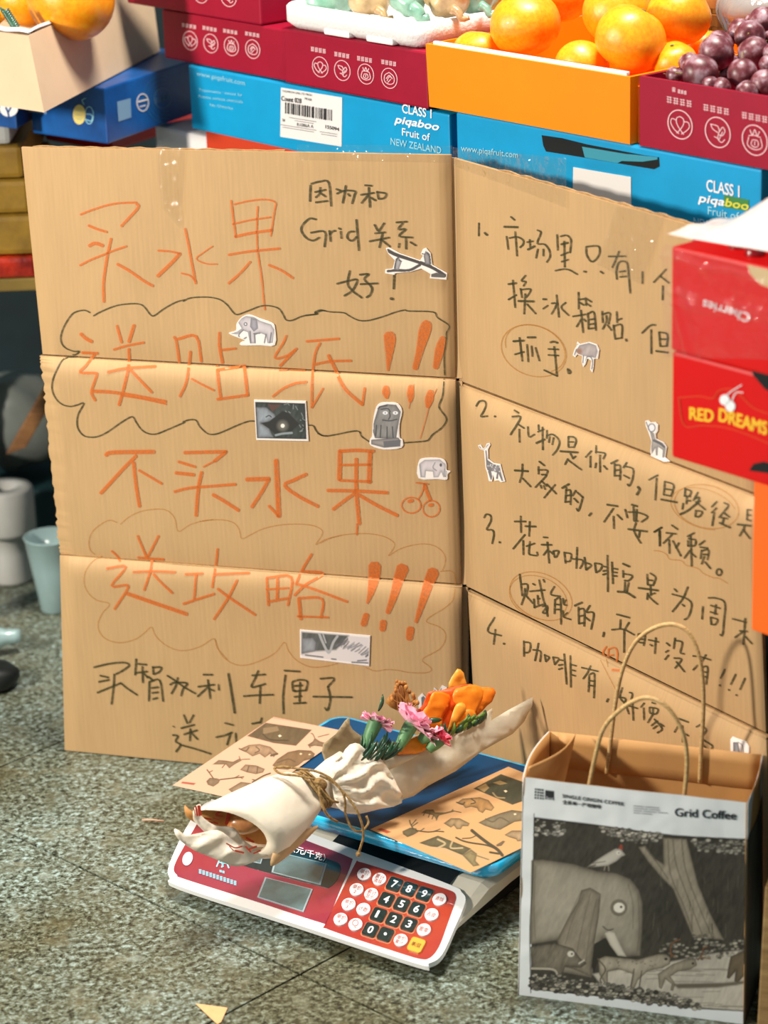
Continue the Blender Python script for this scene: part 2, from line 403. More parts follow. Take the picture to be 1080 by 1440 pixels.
K = at_floor(655, 1110); RB = vsurf(K, -56, crease((.306, .597), .018, .018))
sign = thing('cardboard_sign', 'brown cardboard opened into a tall two-winged sign with orange and black handwriting', 'sign', (K[0], K[1], 0))
def section(surf, c4, name='board_section', rag=0.0, T=.0045):
    P = grid_px(c4, 26, 70, True); H, W = P.shape[:2]
    if rag:
        j = np.array([random.uniform(-1, 1) for _ in range(H)]) * rag; P[:, 0, 0] += j; P[:, 1, 0] += j * .4
    ends = surf.pts(P.reshape(-1, 2)); uu, vv = surf.uv(ends); B = ends - surf.n * T; n = H * W
    F = gridF(W, H); F2 = [tuple(i + n for i in f)[::-1] for f in F]
    rim = [j * W for j in range(H)] + [(H - 1) * W + i for i in range(1, W)] + [j * W + W - 1 for j in range(H - 2, -1, -1)] + [i for i in range(W - 2, 0, -1)]
    R = [(rim[k], rim[k] + n, rim[(k + 1) % len(rim)] + n, rim[(k + 1) % len(rim)]) for k in range(len(rim))]
    uv = np.tile(np.stack([uu, vv], 1), (2, 1))
    o = obj(name, np.vstack([ends, B]), F + F2 + R, [M_card, M_cardedge], sign, uv=uv)
    o.data.polygons.foreach_set('use_smooth', np.array([k < len(F) for k in range(len(F + F2 + R))]))
    mi = np.zeros(len(F + F2 + R), np.int32); mi[len(F) + len(F2):] = 1; o.data.polygons.foreach_set('material_index', mi)
    return o
section(LB, [(30, 207), (634, 218), (640, 531), (60, 498)])
section(LB, [(57, 500), (640, 533), (648, 821), (84, 779)], rag=2.0)
section(LB, [(84, 781), (649, 823), (649, 1110), (91, 1055)])
section(RB, [(640, 223), (1008, 327), (1064, 694), (646, 535)])
section(RB, [(646, 538), (1064, 697), (1077, 1030), (656, 824)])
section(RB, [(658, 830), (1077, 1034), (1090, 1330), (673, 1118)])
# narrow spine strip folded between the two wings
SP = vsurf(K + np.array([-.012, .0065, 0]), -38)
section(SP, [(634.5, 222), (641.5, 222), (650, 532), (640, 532)], 'spine_strip', T=.003)
section(SP, [(640, 536), (650, 536), (657, 822), (648, 822)], 'spine_strip', T=.003)
section(SP, [(648, 826), (657.5, 826), (657, 1112), (649, 1112)], 'spine_strip', T=.003)
# corrugated liner layers peeking above the top edges
def liner(surf, a, b, h, n=40):
    V = []; F = []
    for k in range(n + 1):
        t = k / n; p = np.array(a) * (1 - t) + np.array(b) * t; hh = h * (.4 + .6 * abs(sin(k * 2.3)) * random.uniform(.5, 1))
        q = surf.pts([p, p - (0, hh)], -.0012); V += [q[0], q[1], q[1] - surf.n * .0024, q[0] - surf.n * .0024]
    for k in range(n):
        i = 4 * k; F += [(i, i + 4, i + 5, i + 1), (i + 1, i + 5, i + 6, i + 2), (i + 3, i + 2, i + 6, i + 7)]
    return obj('torn_liner', V, F, M_cardedge, sign)
liner(LB, (45, 207.6), (400, 214), 3.5); liner(RB, (700, 241), (990, 322), 5)

W = lambda b, x, y, s, w=2.6: parse(b, x, y, s, w)
or1 = W('w=3:180,332 260,300 380,262 480,245 605,240;605,250 620,275 560,345 490,420;w=3.5:240,415 300,440 380,465;w=5:245,570 290,550 350,568;w=3:175,718 260,675 360,635 420,610 530,572;412,515 385,640 372,720 355,850 358,995;w=4:460,708 560,765 660,835 730,875;w=3:768,605 860,612 935,628;w=5:935,628 870,700 765,800;w=3.6:975,440 1000,560 1025,700 1055,855;w=2.6:1055,840 1010,795 945,778', 80, 240, 5.4, 4) \
  + W('w=2:320,572 250,620 195,668 270,705 355,708;w=3:460,225 475,350 495,505;w=2.6:480,255 600,228 720,218 795,240 790,300 760,495;w=2.6:470,405 600,375 760,352;w=4:490,500 600,475 770,450;w=2.6:662,270 655,400 660,600 690,800 715,1055;w=3.6:440,638 600,612 830,590;605,690 530,775 440,855;745,715 840,755 930,815', 240, 240, 5.4, 3.6)
or2 = W('w=5:290,320 330,355 375,380;w=4:300,462 420,468;395,478 330,560 285,612 400,618 410,640 375,740 375,780 400,825;w=5:380,755 520,762 700,790 935,835;w=2:600,790 760,815 940,855;w=4:565,258 600,385;w=5:695,255 655,380;w=3.4:540,440 640,410 770,385;w=4.4:655,435 655,560 620,720 580,860;w=4:495,610 640,580 860,565;665,590 740,670 830,765', 60, 410, 5.4, 4) \
  + W('70,298 85,330 105,465;85,315 215,295 250,462;178,395 170,480 150,600 108,692;w=3:185,575 260,615 335,652;w=4.4:370,270 370,360 390,470;w=3.5:380,385 480,375;w=4.4:355,490 365,600 378,710;355,515 540,490;w=4.6:535,490 555,685;355,710 560,682;w=3.4:812,290 790,340 735,435 810,425 880,375;870,385 770,490;w=2.5:765,515 935,518;w=3.6:722,692 790,640 870,605 945,595', 230, 410, 4.6957, 4) \
  + W('5,328 220,310;95,340 62,410 45,560 40,765;w=3:40,765 115,638;60,480 160,460 300,455;w=5:150,420 190,500 260,640 375,745;w=3.6:375,745 390,635;552,285,16 555,330,16 550,430,9 543,520,3;800,210,14 785,260,17 755,380,11 722,505,8;905,305,8 885,380,13 858,500,8;530,630,8 530,665,11 535,700,5;695,625,8 692,680,10 690,725,5;825,660,9 815,710,12 805,760,6;w=1.2:715,610 680,770;w=1.2:865,640 820,740 790,850 755,970', 430, 410, 4.6957, 3.6)
or3 = W('w=6:265,160 320,140 630,135;495,165 400,260 300,370 225,450;475,215 495,400 520,550;w=3.6:515,275 600,325 690,378;w=5:860,142 1000,138 1177,134;w=5:1177,134 1090,205;w=2.6:1090,205 1005,250;w=4:815,210 945,250;w=5:795,295 935,310;w=4:785,438 900,410 1080,395 1250,382;w=5:992,290 965,420 950,620', 100, 610, 5.4, 5) \
  + W('105,460 200,515 300,580;w=6:360,345 530,340;530,345 470,450 400,555;w=7:585,200 595,400 605,625;w=4:605,625 530,545;815,305 720,350 650,390 760,475 905,550', 280, 610, 5.4, 5) \
  + W('w=6.5:145,120 140,330;145,125 260,118 390,125;w=6.5:362,135 355,350;w=3.5:145,225 370,220;w=4:145,335 370,345;w=5.6:262,180 262,400 275,560 285,650;w=3:268,650 266,728;w=5:55,408 260,412 490,425;250,430 180,480 95,545;280,440 420,520 560,590;w=2.4:695,352 785,362;w=2:755,365 735,430 710,470;755,365 775,420 798,480;640,488 670,480;790,515 815,512', 450, 610, 5.1429, 5) \
  + [ell(450 + 660 / 5.1429, 610 + 515 / 5.1429, 13.4, 11, w=2), ell(450 + 805 / 5.1429, 610 + 540 / 5.1429, 11.8, 11.4, w=2)]
or4 = W('w=3:280,170 315,200 340,238;248,290 380,278 280,408 385,405 385,440 300,570;w=5.5:385,462 550,520 800,605;w=3.6:460,65 520,210;605,65 530,210;460,215 540,222 640,228;562,230 545,320 505,440;430,315 580,310 720,315;570,330 620,385 700,460;790,330 910,325;865,330 850,500;775,535 880,500 990,465;1012,155 1000,270 975,420', 100, 740, 4.909, 3.6) \
  + W('5,330 250,320;165,370 110,480 60,560 5,640;30,430 110,490 290,610;370,355 380,545;370,355 540,350 515,545;w=4.4:445,360 440,500;w=3:365,435 520,425;380,520 515,495;680,190 620,290 570,400;620,310 760,325 640,400 560,475;575,395 700,435 925,520;w=5:590,495 605,640;590,495 750,500 745,630;w=3:580,620 795,628', 300, 740, 4.909, 3.8) \
  + W('395,283,18 392,370,16 370,470,10 342,555,3;598,300,18 570,380,15 535,500,11 490,622,7;820,327,17 790,400,15 750,520,11 695,690,5;335,640,9 315,710,9;458,690,10 452,745,9;655,740,11 645,810,10', 450, 740, 5.1429, 3)
th = W('350,672 290,655 220,690 160,745 135,820 145,880 180,915;375,685 440,630 540,585 680,570 750,595 790,650 815,740 900,690 1000,660 1080,650', 100, 610, 5.4, 1.5) \
  + W('0,665 100,652 200,655 270,680 305,730 325,795 400,760 500,715 640,688 780,685 880,700 935,735 925,780 885,840 960,800 1080,770', 280, 610, 5.4, 1.5) \
  + W('0,790 70,755 180,728 330,720 440,735 510,765 540,800 520,845 495,880 580,830 700,798 800,800 870,835 905,890 900,950 885,985', 450, 610, 5.1429, 1.5) \
  + W('215,205 150,240 100,310 90,390 120,460 180,510 265,535 215,600 185,680 210,750 270,790 350,802 440,780 500,740 555,695 580,750 640,810 720,850 800,855 900,825 985,775 1010,840 1080,920', 100, 740, 4.909, 1.5) \
  + W('10,775 40,860 90,920 160,955 240,955 340,920 430,870 490,800 520,860 570,920 640,960 700,972 780,965 860,945', 300, 740, 4.909, 1.5) \
  + W('870,325 930,320 965,335 978,400 965,520 900,590 800,650 770,690 850,720 900,760 905,820 860,890 740,960 790,1010 805,1040 760,1058 640,1055 560,1040 480,1035 400,1045 330,1020', 450, 740, 5.1429, 1.5)
cloud = W('387,182 450,148 560,105 680,90 750,98 790,135 820,175 850,180 920,130 1010,80 1080,60;360,158 320,140 260,150 220,175 170,250 140,330 145,390 180,430 240,452 280,452 255,475 230,478;243,495 190,500 155,515 120,570 80,660 72,740 100,810 150,855 210,870 260,860 315,845 275,920 262,980 270,1040 310,1090 370,1104 430,1095 500,1060 600,990 680,948 710,990 750,1045 800,1075 860,1080 940,1050 1080,990', 60, 410, 5.4, 1.9) \
  + W('130,62 180,40 290,35 370,50 420,85 460,135 490,150 560,125 640,95 700,92 760,110 790,150 810,185 850,188 920,160 1010,148;1000,140 1045,125 1080,128;130,858 170,845 215,848 240,890 290,935 340,940 400,920 490,880 560,855 600,853;958,880 990,885 1010,920 1045,948 1080,950', 230, 410, 4.6957, 1.9) \
  + W('0,155 80,145 60,135 100,120 160,132 250,138 290,160 350,188 420,188 520,160 590,135 655,120 680,127 840,133 870,170 940,215 948,240 930,270 930,320 915,420 918,550;915,575 905,680 880,750 890,780 930,840 900,895 840,940 820,965 790,985 640,997;80,935 130,952 200,942 340,918 370,955 425,993', 430, 410, 4.6957, 1.9)
bk1 = W('125,95 122,200;130,85 190,70 245,78 262,232;155,140 225,125;190,110 185,150 160,175;190,145 225,170;160,208 240,198;295,120 325,130;300,150 350,130 420,135 415,160 400,215;358,97 350,150 338,212;372,150 385,165;485,95 530,98;457,158 545,145;510,110 518,240;505,160 462,212;520,175 555,195;565,135 575,185;565,140 625,150 610,180 575,185', 410, 240, 4.6957, 2.8) \
  + W('162,320 120,315 75,355 65,395 95,440 140,460 185,440;128,408 220,402 218,500;250,395 258,465;252,420 270,400 290,395;325,400 330,445;312,378 325,385;415,400 380,405 368,440 400,462 430,435;428,322 445,525;548,355 570,395;612,345 575,400;550,412 620,405;515,465 645,440;600,415 580,505;595,455 650,500;692,340 762,335;735,345 705,385 755,385 710,430 800,440;755,440 757,515;712,480 708,505;785,470 822,492', 410, 240, 4.6957, 2.8) \
  + W('385,660 370,740 400,790 465,838;300,745 380,725 435,720 400,790 348,825;450,685 510,682 480,715 530,770 520,815 495,835;455,748 570,742;678,690 675,778;w=4:655,842 670,846', 410, 240, 4.6957, 2.8)
bk2 = W('115,195 220,170 330,160 370,180 320,220 275,243;160,255 220,268;150,300 225,285;140,378 220,345 310,308;262,245 255,350 242,460;310,310 360,350 428,395;420,135 412,250;430,170 495,175;415,235 500,225;465,190 468,305;475,240 505,270;540,190 545,245;540,195 600,195 590,225 548,245;505,260 545,293;515,300 512,438;515,300 590,290 615,440;530,345 580,338;535,380 580,375;540,425 575,415;645,255 700,290 770,340 850,385;720,270 710,320 675,385;665,320 700,305 790,310 760,350 745,400;905,248 972,248;868,335 985,320;938,285 955,420;935,340 865,405;950,350 985,365;1015,320 1018,360', 110, 900, 5.1429, 2.7) \
  + W('w=3.4:105,230 125,350 148,500;268,242 360,235;310,210 290,260 262,320 310,315 360,300;210,385 310,378 415,375;325,320 320,435;490,208 600,215;498,240 482,380 485,505;545,290 550,345 565,345;548,285 600,272 650,285 640,345;560,315 615,310;600,290 595,420;560,352 640,345;560,390 610,385;555,435 640,430;738,265 835,262 790,320;790,320 808,400 790,480 770,465;690,388 960,392', 300, 900, 4.909, 2.7)
bk3 = W('765,540 790,600;835,540 805,595;745,635 840,610;765,680 860,650;812,640 808,725;820,670 865,715;w=1.6:685,620 700,628;685,685 722,692 705,730 740,755 708,805;740,755 850,785 960,820', 110, 900, 5.1429, 2.7) \
  + W('80,570 140,585;20,668 80,655 130,635;120,640 95,720;155,640 160,700 190,705;335,535 325,570;268,575 320,565', 300, 900, 4.909, 2.7)
for st, lab in ((or1, 'first orange line 买水果'), (or2, 'orange line 送贴纸!!! inside the black cloud'), (or3, 'orange line 不买水果 with a cherry doodle'), (or4, 'orange line 送攻略!!!')):
    strokes('handwriting', LB, st, M_or, sign, .0010, lab)
strokes('cloud_outline', LB, th, M_thin, sign, .0008, 'faint cloud outline round 送攻略'); strokes('cloud_outline', LB, cloud, M_ink, sign, .0012, 'black cloud outline round 送贴纸')
for st, lab in ((bk1, 'black note 因为和Grid关系好!'), (bk2, 'black line about cherries near the bottom'), (bk3, 'black last line starting 送')):
    strokes('handwriting', LB, st, M_ink, sign, .0013, lab)
r1 = W('w=2.2:95,158 95,280;w=3:150,250 175,272;398,98 435,130;w=3.2:335,193 465,197;358,285 375,408;385,300 460,290 515,320 515,360 485,390;440,240 458,470;552,340 610,330;578,315 582,385;w=3:560,410 625,378;650,225 685,250 650,350 720,360 765,420 770,480 740,530;655,405 638,490;708,405 708,470;838,268 845,415;870,285 930,275 970,320 960,440;905,330 910,575;w=3:875,360 940,345;875,465 945,435;880,525 945,505;820,610 900,595 960,605 1030,645;w=3:375,738 450,728;418,700 440,960;375,885 450,840;540,655 500,705 540,715 520,755;490,780 505,865;495,790 585,785 570,830 540,865;w=3.2:470,898 620,902;535,830 525,1020;550,925 635,1018;w=3:705,880 735,882;705,972 750,940;785,920 828,920 820,960 785,1022;832,840 855,1050;920,912 878,960 950,1035', 660, 290, 6.75, 2.4) \
  + W('150,225 155,290 195,345 240,320 265,265 250,215 150,220;w=3:130,428 150,432;270,428 295,445;w=2.4:338,302 485,300;428,258 400,330 370,395;410,495 405,420 430,350 490,350 505,420 522,612;430,432 480,425;435,475 490,470;625,430 625,530;825,410 720,520;770,465 850,525;797,550 795,668;85,605 88,745;90,665 135,660;95,690 130,712;145,650 150,715;155,660 195,685;155,700 190,722;38,808 150,790;105,755 125,945;110,830 70,895;130,830 148,850;165,780 170,915;165,785 215,775 232,925;175,835 220,830;175,875 222,870;170,912 230,905;285,765 290,860;290,790 350,780 340,870;320,800 320,850 290,915;330,880 365,925;408,768 412,860;415,840 450,825;380,880 395,1000;380,890 450,880 450,990;395,998 455,988;w=3.2:485,1000 492,1015;735,880 690,885 622,948;w=2.4:698,920 700,1122;765,940 775,1060;770,940 835,960 830,1060;775,1000 830,1000;775,1060 830,1058;w=3:740,1100 838,1112', 800, 310, 6, 2.5) \
  + W('w=3:220,335 322,328;278,300 305,522;232,460 322,435;w=3:355,298 430,298;350,365 362,530;392,380 402,478;430,395 468,520;w=2.8:570,345 605,338 640,350;552,408 648,412;552,465 648,470;608,385 635,665;635,665 512,608;735,595 765,625 745,640 735,600', 690, 430, 6.75, 2.4)
r2 = W('70,140 100,95 150,92 165,130 140,190 115,238 178,235;w=3:245,235 252,240;432,178 475,205;w=2.6:412,240 490,240 460,310 395,412;465,310 525,350;478,360 482,482;560,335 572,430 625,408;662,318 665,365;655,385 715,360;700,340 702,555;w=3:640,492 720,455;742,370 740,445;740,420 800,410 860,470 840,550 795,605;768,430 760,485;805,440 792,505;945,430 945,525;945,430 1000,435 1020,470 1000,525;950,480 1000,480;945,530 1000,530;w=3:868,568 1035,580;965,590 990,640;990,635 1015,615;940,640 912,695;940,650 1070,745;w=3:435,750 560,758;508,690 505,780 482,865;510,825 588,905;668,665 718,705;660,715 662,785;665,745 745,750 735,795;690,790 735,795 700,840 630,912;680,890 690,920;710,895 725,930;820,885 715,1010;740,880 830,972;690,850 740,900;w=3:950,880 885,918;925,910 915,1055;925,940 965,945 965,1075;925,990 960,985;918,1050 960,1045;1015,940 985,990', 660, 550, 6.75, 2.4) \
  + W('205,60 165,185 145,165;145,10 205,60;120,70 160,110;w=3:285,210 265,235;w=3:435,130 535,145;495,165 405,295;495,240 500,358;530,225 578,272;w=3:668,130 720,145;605,175 628,255;635,200 730,205 820,245 760,295;685,150 690,280;715,175 710,280;690,285 730,285;710,300 690,375 720,440 755,495;w=3:635,362 815,385;745,380 735,440;955,345 880,390;935,380 935,522', 790, 690, 6.75, 2.5) \
  + W('220,430 165,490;210,480 208,585;265,380 262,450;270,440 350,455 330,505;300,470 300,630;262,545 255,590;335,570 368,605;w=3:468,518 405,550;440,550 438,670;445,565 492,575 490,705;445,615 490,610;440,665 490,665;555,540 520,590;530,575 612,600 610,690 580,760 560,745;525,660 580,690;w=3.4:660,770 675,800 650,845;w=2.6:850,660 765,705;838,690 825,895;915,720 905,845;915,720 1000,755 975,860;915,790 985,800;905,845 975,858;w=3:880,890 1030,918', 800, 570, 6.75, 2.5) \
  + W('300,310 295,385;300,320 355,340 340,385;290,385 345,390;315,390 310,460;320,430 350,430;280,455 272,510;w=3:250,560 330,520 440,430;420,350 375,430;390,410 435,400 400,470;400,440 490,515;400,520 395,580;400,525 460,535 435,580 395,580;600,438 550,490;595,500 550,545;575,540 555,668;668,450 710,475 670,530 620,590;665,545 720,585;635,590 700,600;665,590 655,640;w=3:625,640 725,685;890,515 885,610;890,515 930,520;890,565 925,570;885,610 925,620;w=3:795,655 925,668;860,670 855,710;850,700 815,765;855,715 915,790;75,682 10,725;52,710 58,860;172,662 228,702;118,735 215,745;175,750 90,835;145,800 150,930;180,810 258,955;240,830 210,880;385,735 320,770;330,790 395,800;350,765 360,1050;325,810 325,860;325,860 390,855 400,810;345,900 290,975;360,930 400,965;485,810 430,850;440,870 510,880;455,900 445,980;455,905 520,900 510,990;465,940 510,940;480,960 455,1030;485,1010 540,1075', 920, 640, 6.75, 2.5) + [ell(920 + 620 / 6.75, 640 + 1108 / 6.75, 3.7, 4.4, w=2.4)]
r3 = W('145,255 165,222 205,235 208,290 170,365 220,370 238,410 222,500;w=3:290,485 298,490;w=2.6:435,290 540,290;492,240 495,395;w=2.8:535,335 635,338;578,290 572,430;532,415 420,550;515,470 518,605;545,525 625,498;580,480 570,590 600,608 650,612 645,580;708,440 748,442;w=2.8:690,510 785,512;745,485 762,685;745,560 708,610;765,570 800,600;800,575 815,630;800,570 852,570 835,620 815,630;905,580 918,685;905,585 970,600 960,665 915,668;1028,535 1020,735;985,645 1075,655 1080,690 1055,735', 660, 690, 6.75, 2.4) \
  + W('220,630 235,750;230,680 285,705 235,750;318,685 330,775;320,685 385,700 370,750 330,775;400,715 430,722;395,760 430,755;395,795 425,785;438,612 442,955;480,675 490,880;490,735 535,742;492,770 530,775;490,805 530,808;w=3:585,690 648,718;585,755 588,820;590,785 675,805 640,850 600,850;605,865 600,955;640,870 620,960;w=3.2:535,955 620,965 700,1012;w=2.5:815,790 820,890;845,780 895,820 875,890;825,845 870,850;820,890 875,895;w=3:732,920 920,945;845,900 850,990;820,970 815,1030;855,980 890,970;820,985 860,1030 915,1075', 790, 690, 6.75, 2.5) \
  + W('292,525 318,550;275,570 380,600 435,640 435,700 410,765 378,785;408,510 370,600 325,660 278,718;360,655 378,672;535,675 528,780;582,602 650,605 720,645 712,800 700,915 680,910;600,665 680,690;645,660 635,740;598,720 655,738;600,765 605,825;600,765 658,785 640,825 605,825;785,778 900,808;w=2.8:892,775 875,995;845,880 910,885;870,890 805,935;890,925 950,990', 900, 740, 6, 2.5) \
  + W('415,115 440,320;430,210 490,215 480,310;465,250 460,320 432,405;475,320 540,392;540,205 560,218;600,170 640,360 665,430 680,515;510,278 655,265;640,165 650,190;585,315 590,400;550,350 555,435;555,430 640,400;590,350 605,345;630,420 675,415 670,480 635,480 660,440;745,232 710,305 800,325;750,355 745,490;750,360 800,350 808,590;750,400 795,405;750,450 795,450;825,345 835,400 865,410;855,360 840,385;825,460 835,520 900,545;870,480 840,505', 670, 790, 6.75, 2.4) \
  + W('w=3:130,180 60,212;95,225 100,385;100,245 150,250 150,405;105,310 145,305;100,380 150,375;205,210 165,270;175,275 240,285 215,435;160,320 205,355;w=3:338,465 330,505;w=2.8:460,293 580,325;495,345 490,430;575,370 540,430;412,440 520,435 625,488;530,440 528,655;665,480 660,555;665,480 725,485 715,590;680,530 710,530;675,560 720,565;760,535 855,555;830,515 820,665;775,580 798,592', 800, 820, 6.75, 2.5) \
  + W('228,262 255,285;245,325 220,340;245,365 215,402;300,220 288,310;298,240 360,258 345,340 378,355;290,390 355,400 300,475;310,420 380,505;452,372 480,375;490,450 452,490;505,375 600,405;560,362 520,430;530,460 528,550;530,465 575,470 562,612;535,505 570,510;535,545 565,548;720,485 685,560;w=3:675,618 682,622;812,525 770,612;752,655 758,662;890,560 848,655;815,700 822,705', 900, 860, 6, 2.5)
r4 = W('178,525 112,655 240,698;185,640 168,780;w=3:262,772 270,778', 670, 790, 6.75, 2.4) \
  + W('105,125 105,255;105,135 158,145 150,215 108,225;180,200 245,215 240,300;228,145 198,292;280,240 290,300;280,245 318,265 290,300;350,260 365,325;350,262 400,275 365,325;405,285 435,290;398,330 435,325;398,365 430,355;445,235 465,490;497,250 500,515;505,325 545,335;508,370 540,378;505,410 540,420;592,350 732,382;668,335 640,395 605,445;655,410 650,555;665,405 700,410 695,605;660,460 695,465;660,500 695,505;w=3:815,615 805,638;935,520 915,600 960,660 990,740;900,600 960,610 955,650;995,560 1020,570 1010,620;965,665 1065,695;1020,640 1028,795', 720, 880, 6, 2.4) \
  + W('40,770 10,805;35,810 38,910;105,765 135,775;85,805 85,850;90,805 155,820 140,860 90,855;115,810 112,850;115,860 70,935;100,960 150,920;125,905 190,985 150,1020;115,985 150,960;170,940 205,965;w=2.8:330,900 412,930;325,965 295,1015;362,960 365,1100;390,1030 412,1045;545,935 480,970;530,960 565,1000 520,1055;550,1080 525,1095;545,1085 615,1130 590,1165 525,1115', 900, 860, 6, 2.4)
for st, lab in ((r1, 'black note number 1 on the right wing'), (r2, 'black note number 2 on the right wing'), (r3, 'black note number 3 on the right wing'), (r4, 'black note number 4 on the right wing')):
    strokes('handwriting', RB, st, M_ink, sign, .0013, lab)
rings = [ell(751, 493, 47, 35, 20, w=1.7), ell(753, 490, 44, 31, 24, 150, 400, w=1.7), ell(994, 712, 46, 30, 14, w=1.6), ell(990, 715, 48, 27, 18, 60, 330, w=1.4), ell(761, 838, 46, 31, 25, w=1.6), ell(757, 840, 42, 29, 22, 90, 380, w=1.4)]
rings += W('0,905 60,910 120,940 150,985 260,1000 300,1040 350,1055 420,1075 470,1120 560,1160 620,1168 700,1215', 920, 640, 6.75, 1.5) + W('305,730 370,860 445,1005;360,720 375,790', 800, 820, 6.75, 1.4)
strokes('circled_words', RB, rings, M_thin, sign, .0009, 'faint orange rings round words')
strokes('inserted_word', RB, W('360,600 330,650 345,690;380,625 440,610 465,660 460,740;380,625 375,690;380,690 430,680;w=3:415,820 490,825', 800, 820, 6.75, 2.4), M_or, sign, .0011, 'small orange inserted character 但')

# clear tape
def tape(surf, c4, off=.0016, wr=.0015, label='glossy wrinkled clear tape'):
    P = grid_px(c4, 22, 16); H, W_ = P.shape[:2]; Q = surf.pts(P.reshape(-1, 2), 0); u, v = surf.uv(Q)
    Q = Q + surf.n * (off + wr * fbm(u * 75, v * 45, 3))[:, None]
    return obj('clear_tape', Q, gridF(W_, H), M_tape, sign, True, label)
tape(LB, [(222, 196), (262, 205), (256, 322), (228, 292)], .0014, .003)
tape(LB, [(418, 202), (637, 204), (634, 228), (424, 224)], .002, .004)
tape(RB, [(640, 206), (800, 222), (800, 292), (640, 232)], .002, .004)
tape(RB, [(868, 290), (940, 300), (905, 400), (842, 372)], .0014, .003)

# ------------------------------------------------------------ stickers on the sign
M_print = print_mat('sticker_print')
def sticker(surf, outline, paint, label, step=.6, smooth=3, inset=1.0):
    O = catmull(outline, smooth, True)[:, :2] if smooth else np.asarray(outline, float)
    st = polymesh('sticker', surf, O, M_sticker, sign, .0019, .0009, label=label)
    x0, y0 = O.min(0); x1, y1 = O.max(0); X, Y = np.meshgrid(np.arange(x0, x1, step), np.arange(y0, y1, step))
    p = Pic(X, Y, (240, 232, 226)); mk = p.sd(O) < -inset; paint(p); H, W_ = X.shape
    Q = surf.pts(np.stack([X.ravel(), Y.ravel()], 1), .0022)
    F = gridF(W_, H, mk); used = np.unique(np.array(F)); re = -np.ones(H * W_, int); re[used] = np.arange(len(used))
    obj('printed_picture', Q[used], [tuple(re[list(f)]) for f in F], M_print, st, vcol=p.C.reshape(-1, 3)[used])
G = lambda v: (v, v, v + 4)
def z(b, x0, y0, s): return [(a[0], a[1]) for a in parse(b, x0, y0, s)[0]]
E_ = (230, 410, 4.6957)
def p1(p):
    p.poly(z('490,190 545,158 600,165 640,190 715,215 735,250 725,335 690,338 680,285 640,270 610,285 612,338 575,340 560,265 530,255 490,280 445,275 490,262 520,240', *E_), (205, 196, 200), edge=G(120), ew=2.2, tex=.12)
    p.poly(z('580,170 620,180 628,240 600,262 575,230', *E_), (170, 166, 176), edge=G(110)); p.line(z('530,250 500,285 520,315 550,300', *E_), 2, G(120)); p.ell(*[230 + 545 / 4.6957, 410 + 212 / 4.6957], 2.6, 2.6, G(90)); p.ell(230 + 545 / 4.6957, 410 + 212 / 4.6957, 1.2, 1.2, G(235))
    for q in ('575,260 580,335', '605,275 608,335', '680,280 670,335', '715,270 705,335', '640,272 600,275'): p.line(z(q, *E_), 1.8, G(110))
sticker(LB, z('432,272 480,255 485,210 520,165 570,150 640,175 720,205 738,240 738,350 640,352 515,352 515,330 540,320 490,300', *E_), p1, 'small white die-cut elephant sticker')
def p2(p):
    p.poly(z('608,725 938,735 948,972 620,965', *E_), (62, 68, 66), tex=.5, edge=G(40), ew=2)
    p.poly(z('615,760 680,760 735,805 745,830 690,860 645,865 700,900 730,960 625,962', *E_), (150, 160, 168), edge=G(90), tex=.2)
    p.poly(z('650,865 700,855 790,785 830,800 900,870 850,920 740,940 700,900', *E_), (46, 46, 44)); p.poly(z('690,740 780,745 720,790', *E_), (92, 66, 60))
    for i in range(26):
        x = 780 + random.random() * 150; y = 740 + random.random() * 220
        if x > 860 or y < 800: p.line(z('%f,%f %f,%f' % (x, y, x + random.uniform(-18, 18), y + random.uniform(-30, 10)), *E_), 1, (150, 158, 158), .7)
    p.ell(230 + 790 / 4.6957, 410 + 883 / 4.6957, 7, 7, (110, 108, 100), 6); p.ell(230 + 790 / 4.6957, 410 + 883 / 4.6957, 2.8, 2.8, (240, 236, 225)); p.line(z('745,945 790,935 850,930', *E_), 3, (140, 150, 155)); p.line(z('680,825 700,815 715,825', *E_), 1.4, G(50))
sticker(LB, z('600,712 942,720 960,985 615,978', *E_), p2, 'dark rectangular night forest picture sticker', smooth=0, inset=.8)
F_ = (430, 410, 4.6957)
def p3(p):
    p.poly(z('470,800 485,755 540,740 600,745 630,790 615,870 600,970 460,965 440,900', *F_), (138, 136, 134), edge=G(80), ew=2, tex=.25)
    p.poly(z('435,975 610,960 630,975 625,1020 520,1028 435,1005', *F_), (165, 158, 152), edge=G(90)); p.poly(z('515,985 520,1028 628,1018 630,975', *F_), G(105))
    for x in (528, 595): p.ell(430 + x / 4.6957, 410 + 798 / 4.6957, 3.6, 2.4, G(235)); p.ell(430 + x / 4.6957, 410 + 798 / 4.6957, 1, 1, G(120))
    for q in ('555,795 560,820 550,840', '510,845 560,850 605,840', '500,880 495,960', '540,890 540,965', '575,890 580,960', '470,880 465,950', '500,775 545,770 560,790', '480,770 500,755 540,750'): p.line(z(q, *F_), 1.6, G(70))
sticker(LB, z('480,740 540,728 610,738 638,790 622,870 622,960 640,975 635,1028 520,1040 430,1012 428,970 440,950 445,870 455,800', *F_), p3, 'grey stone lion die-cut sticker')
I_ = (450, 610, 5.1429)
def p4(p):
    p.poly(z('725,210 760,185 870,182 910,215 920,265 915,310 895,310 880,270 860,310 825,312 820,270 770,265 765,312 730,310', *I_), (214, 205, 208), edge=G(135), ew=2, tex=.1)
    p.line(z('835,205 820,240 845,262', *I_), 1.4, G(140)); p.ell(450 + 877 / 5.1429, 610 + 222 / 5.1429, 1.8, 2.4, G(90)); p.line(z('725,220 735,300', *I_), 2, G(150)); p.line(z('905,250 900,290 912,305', *I_), 1.3, G(140))
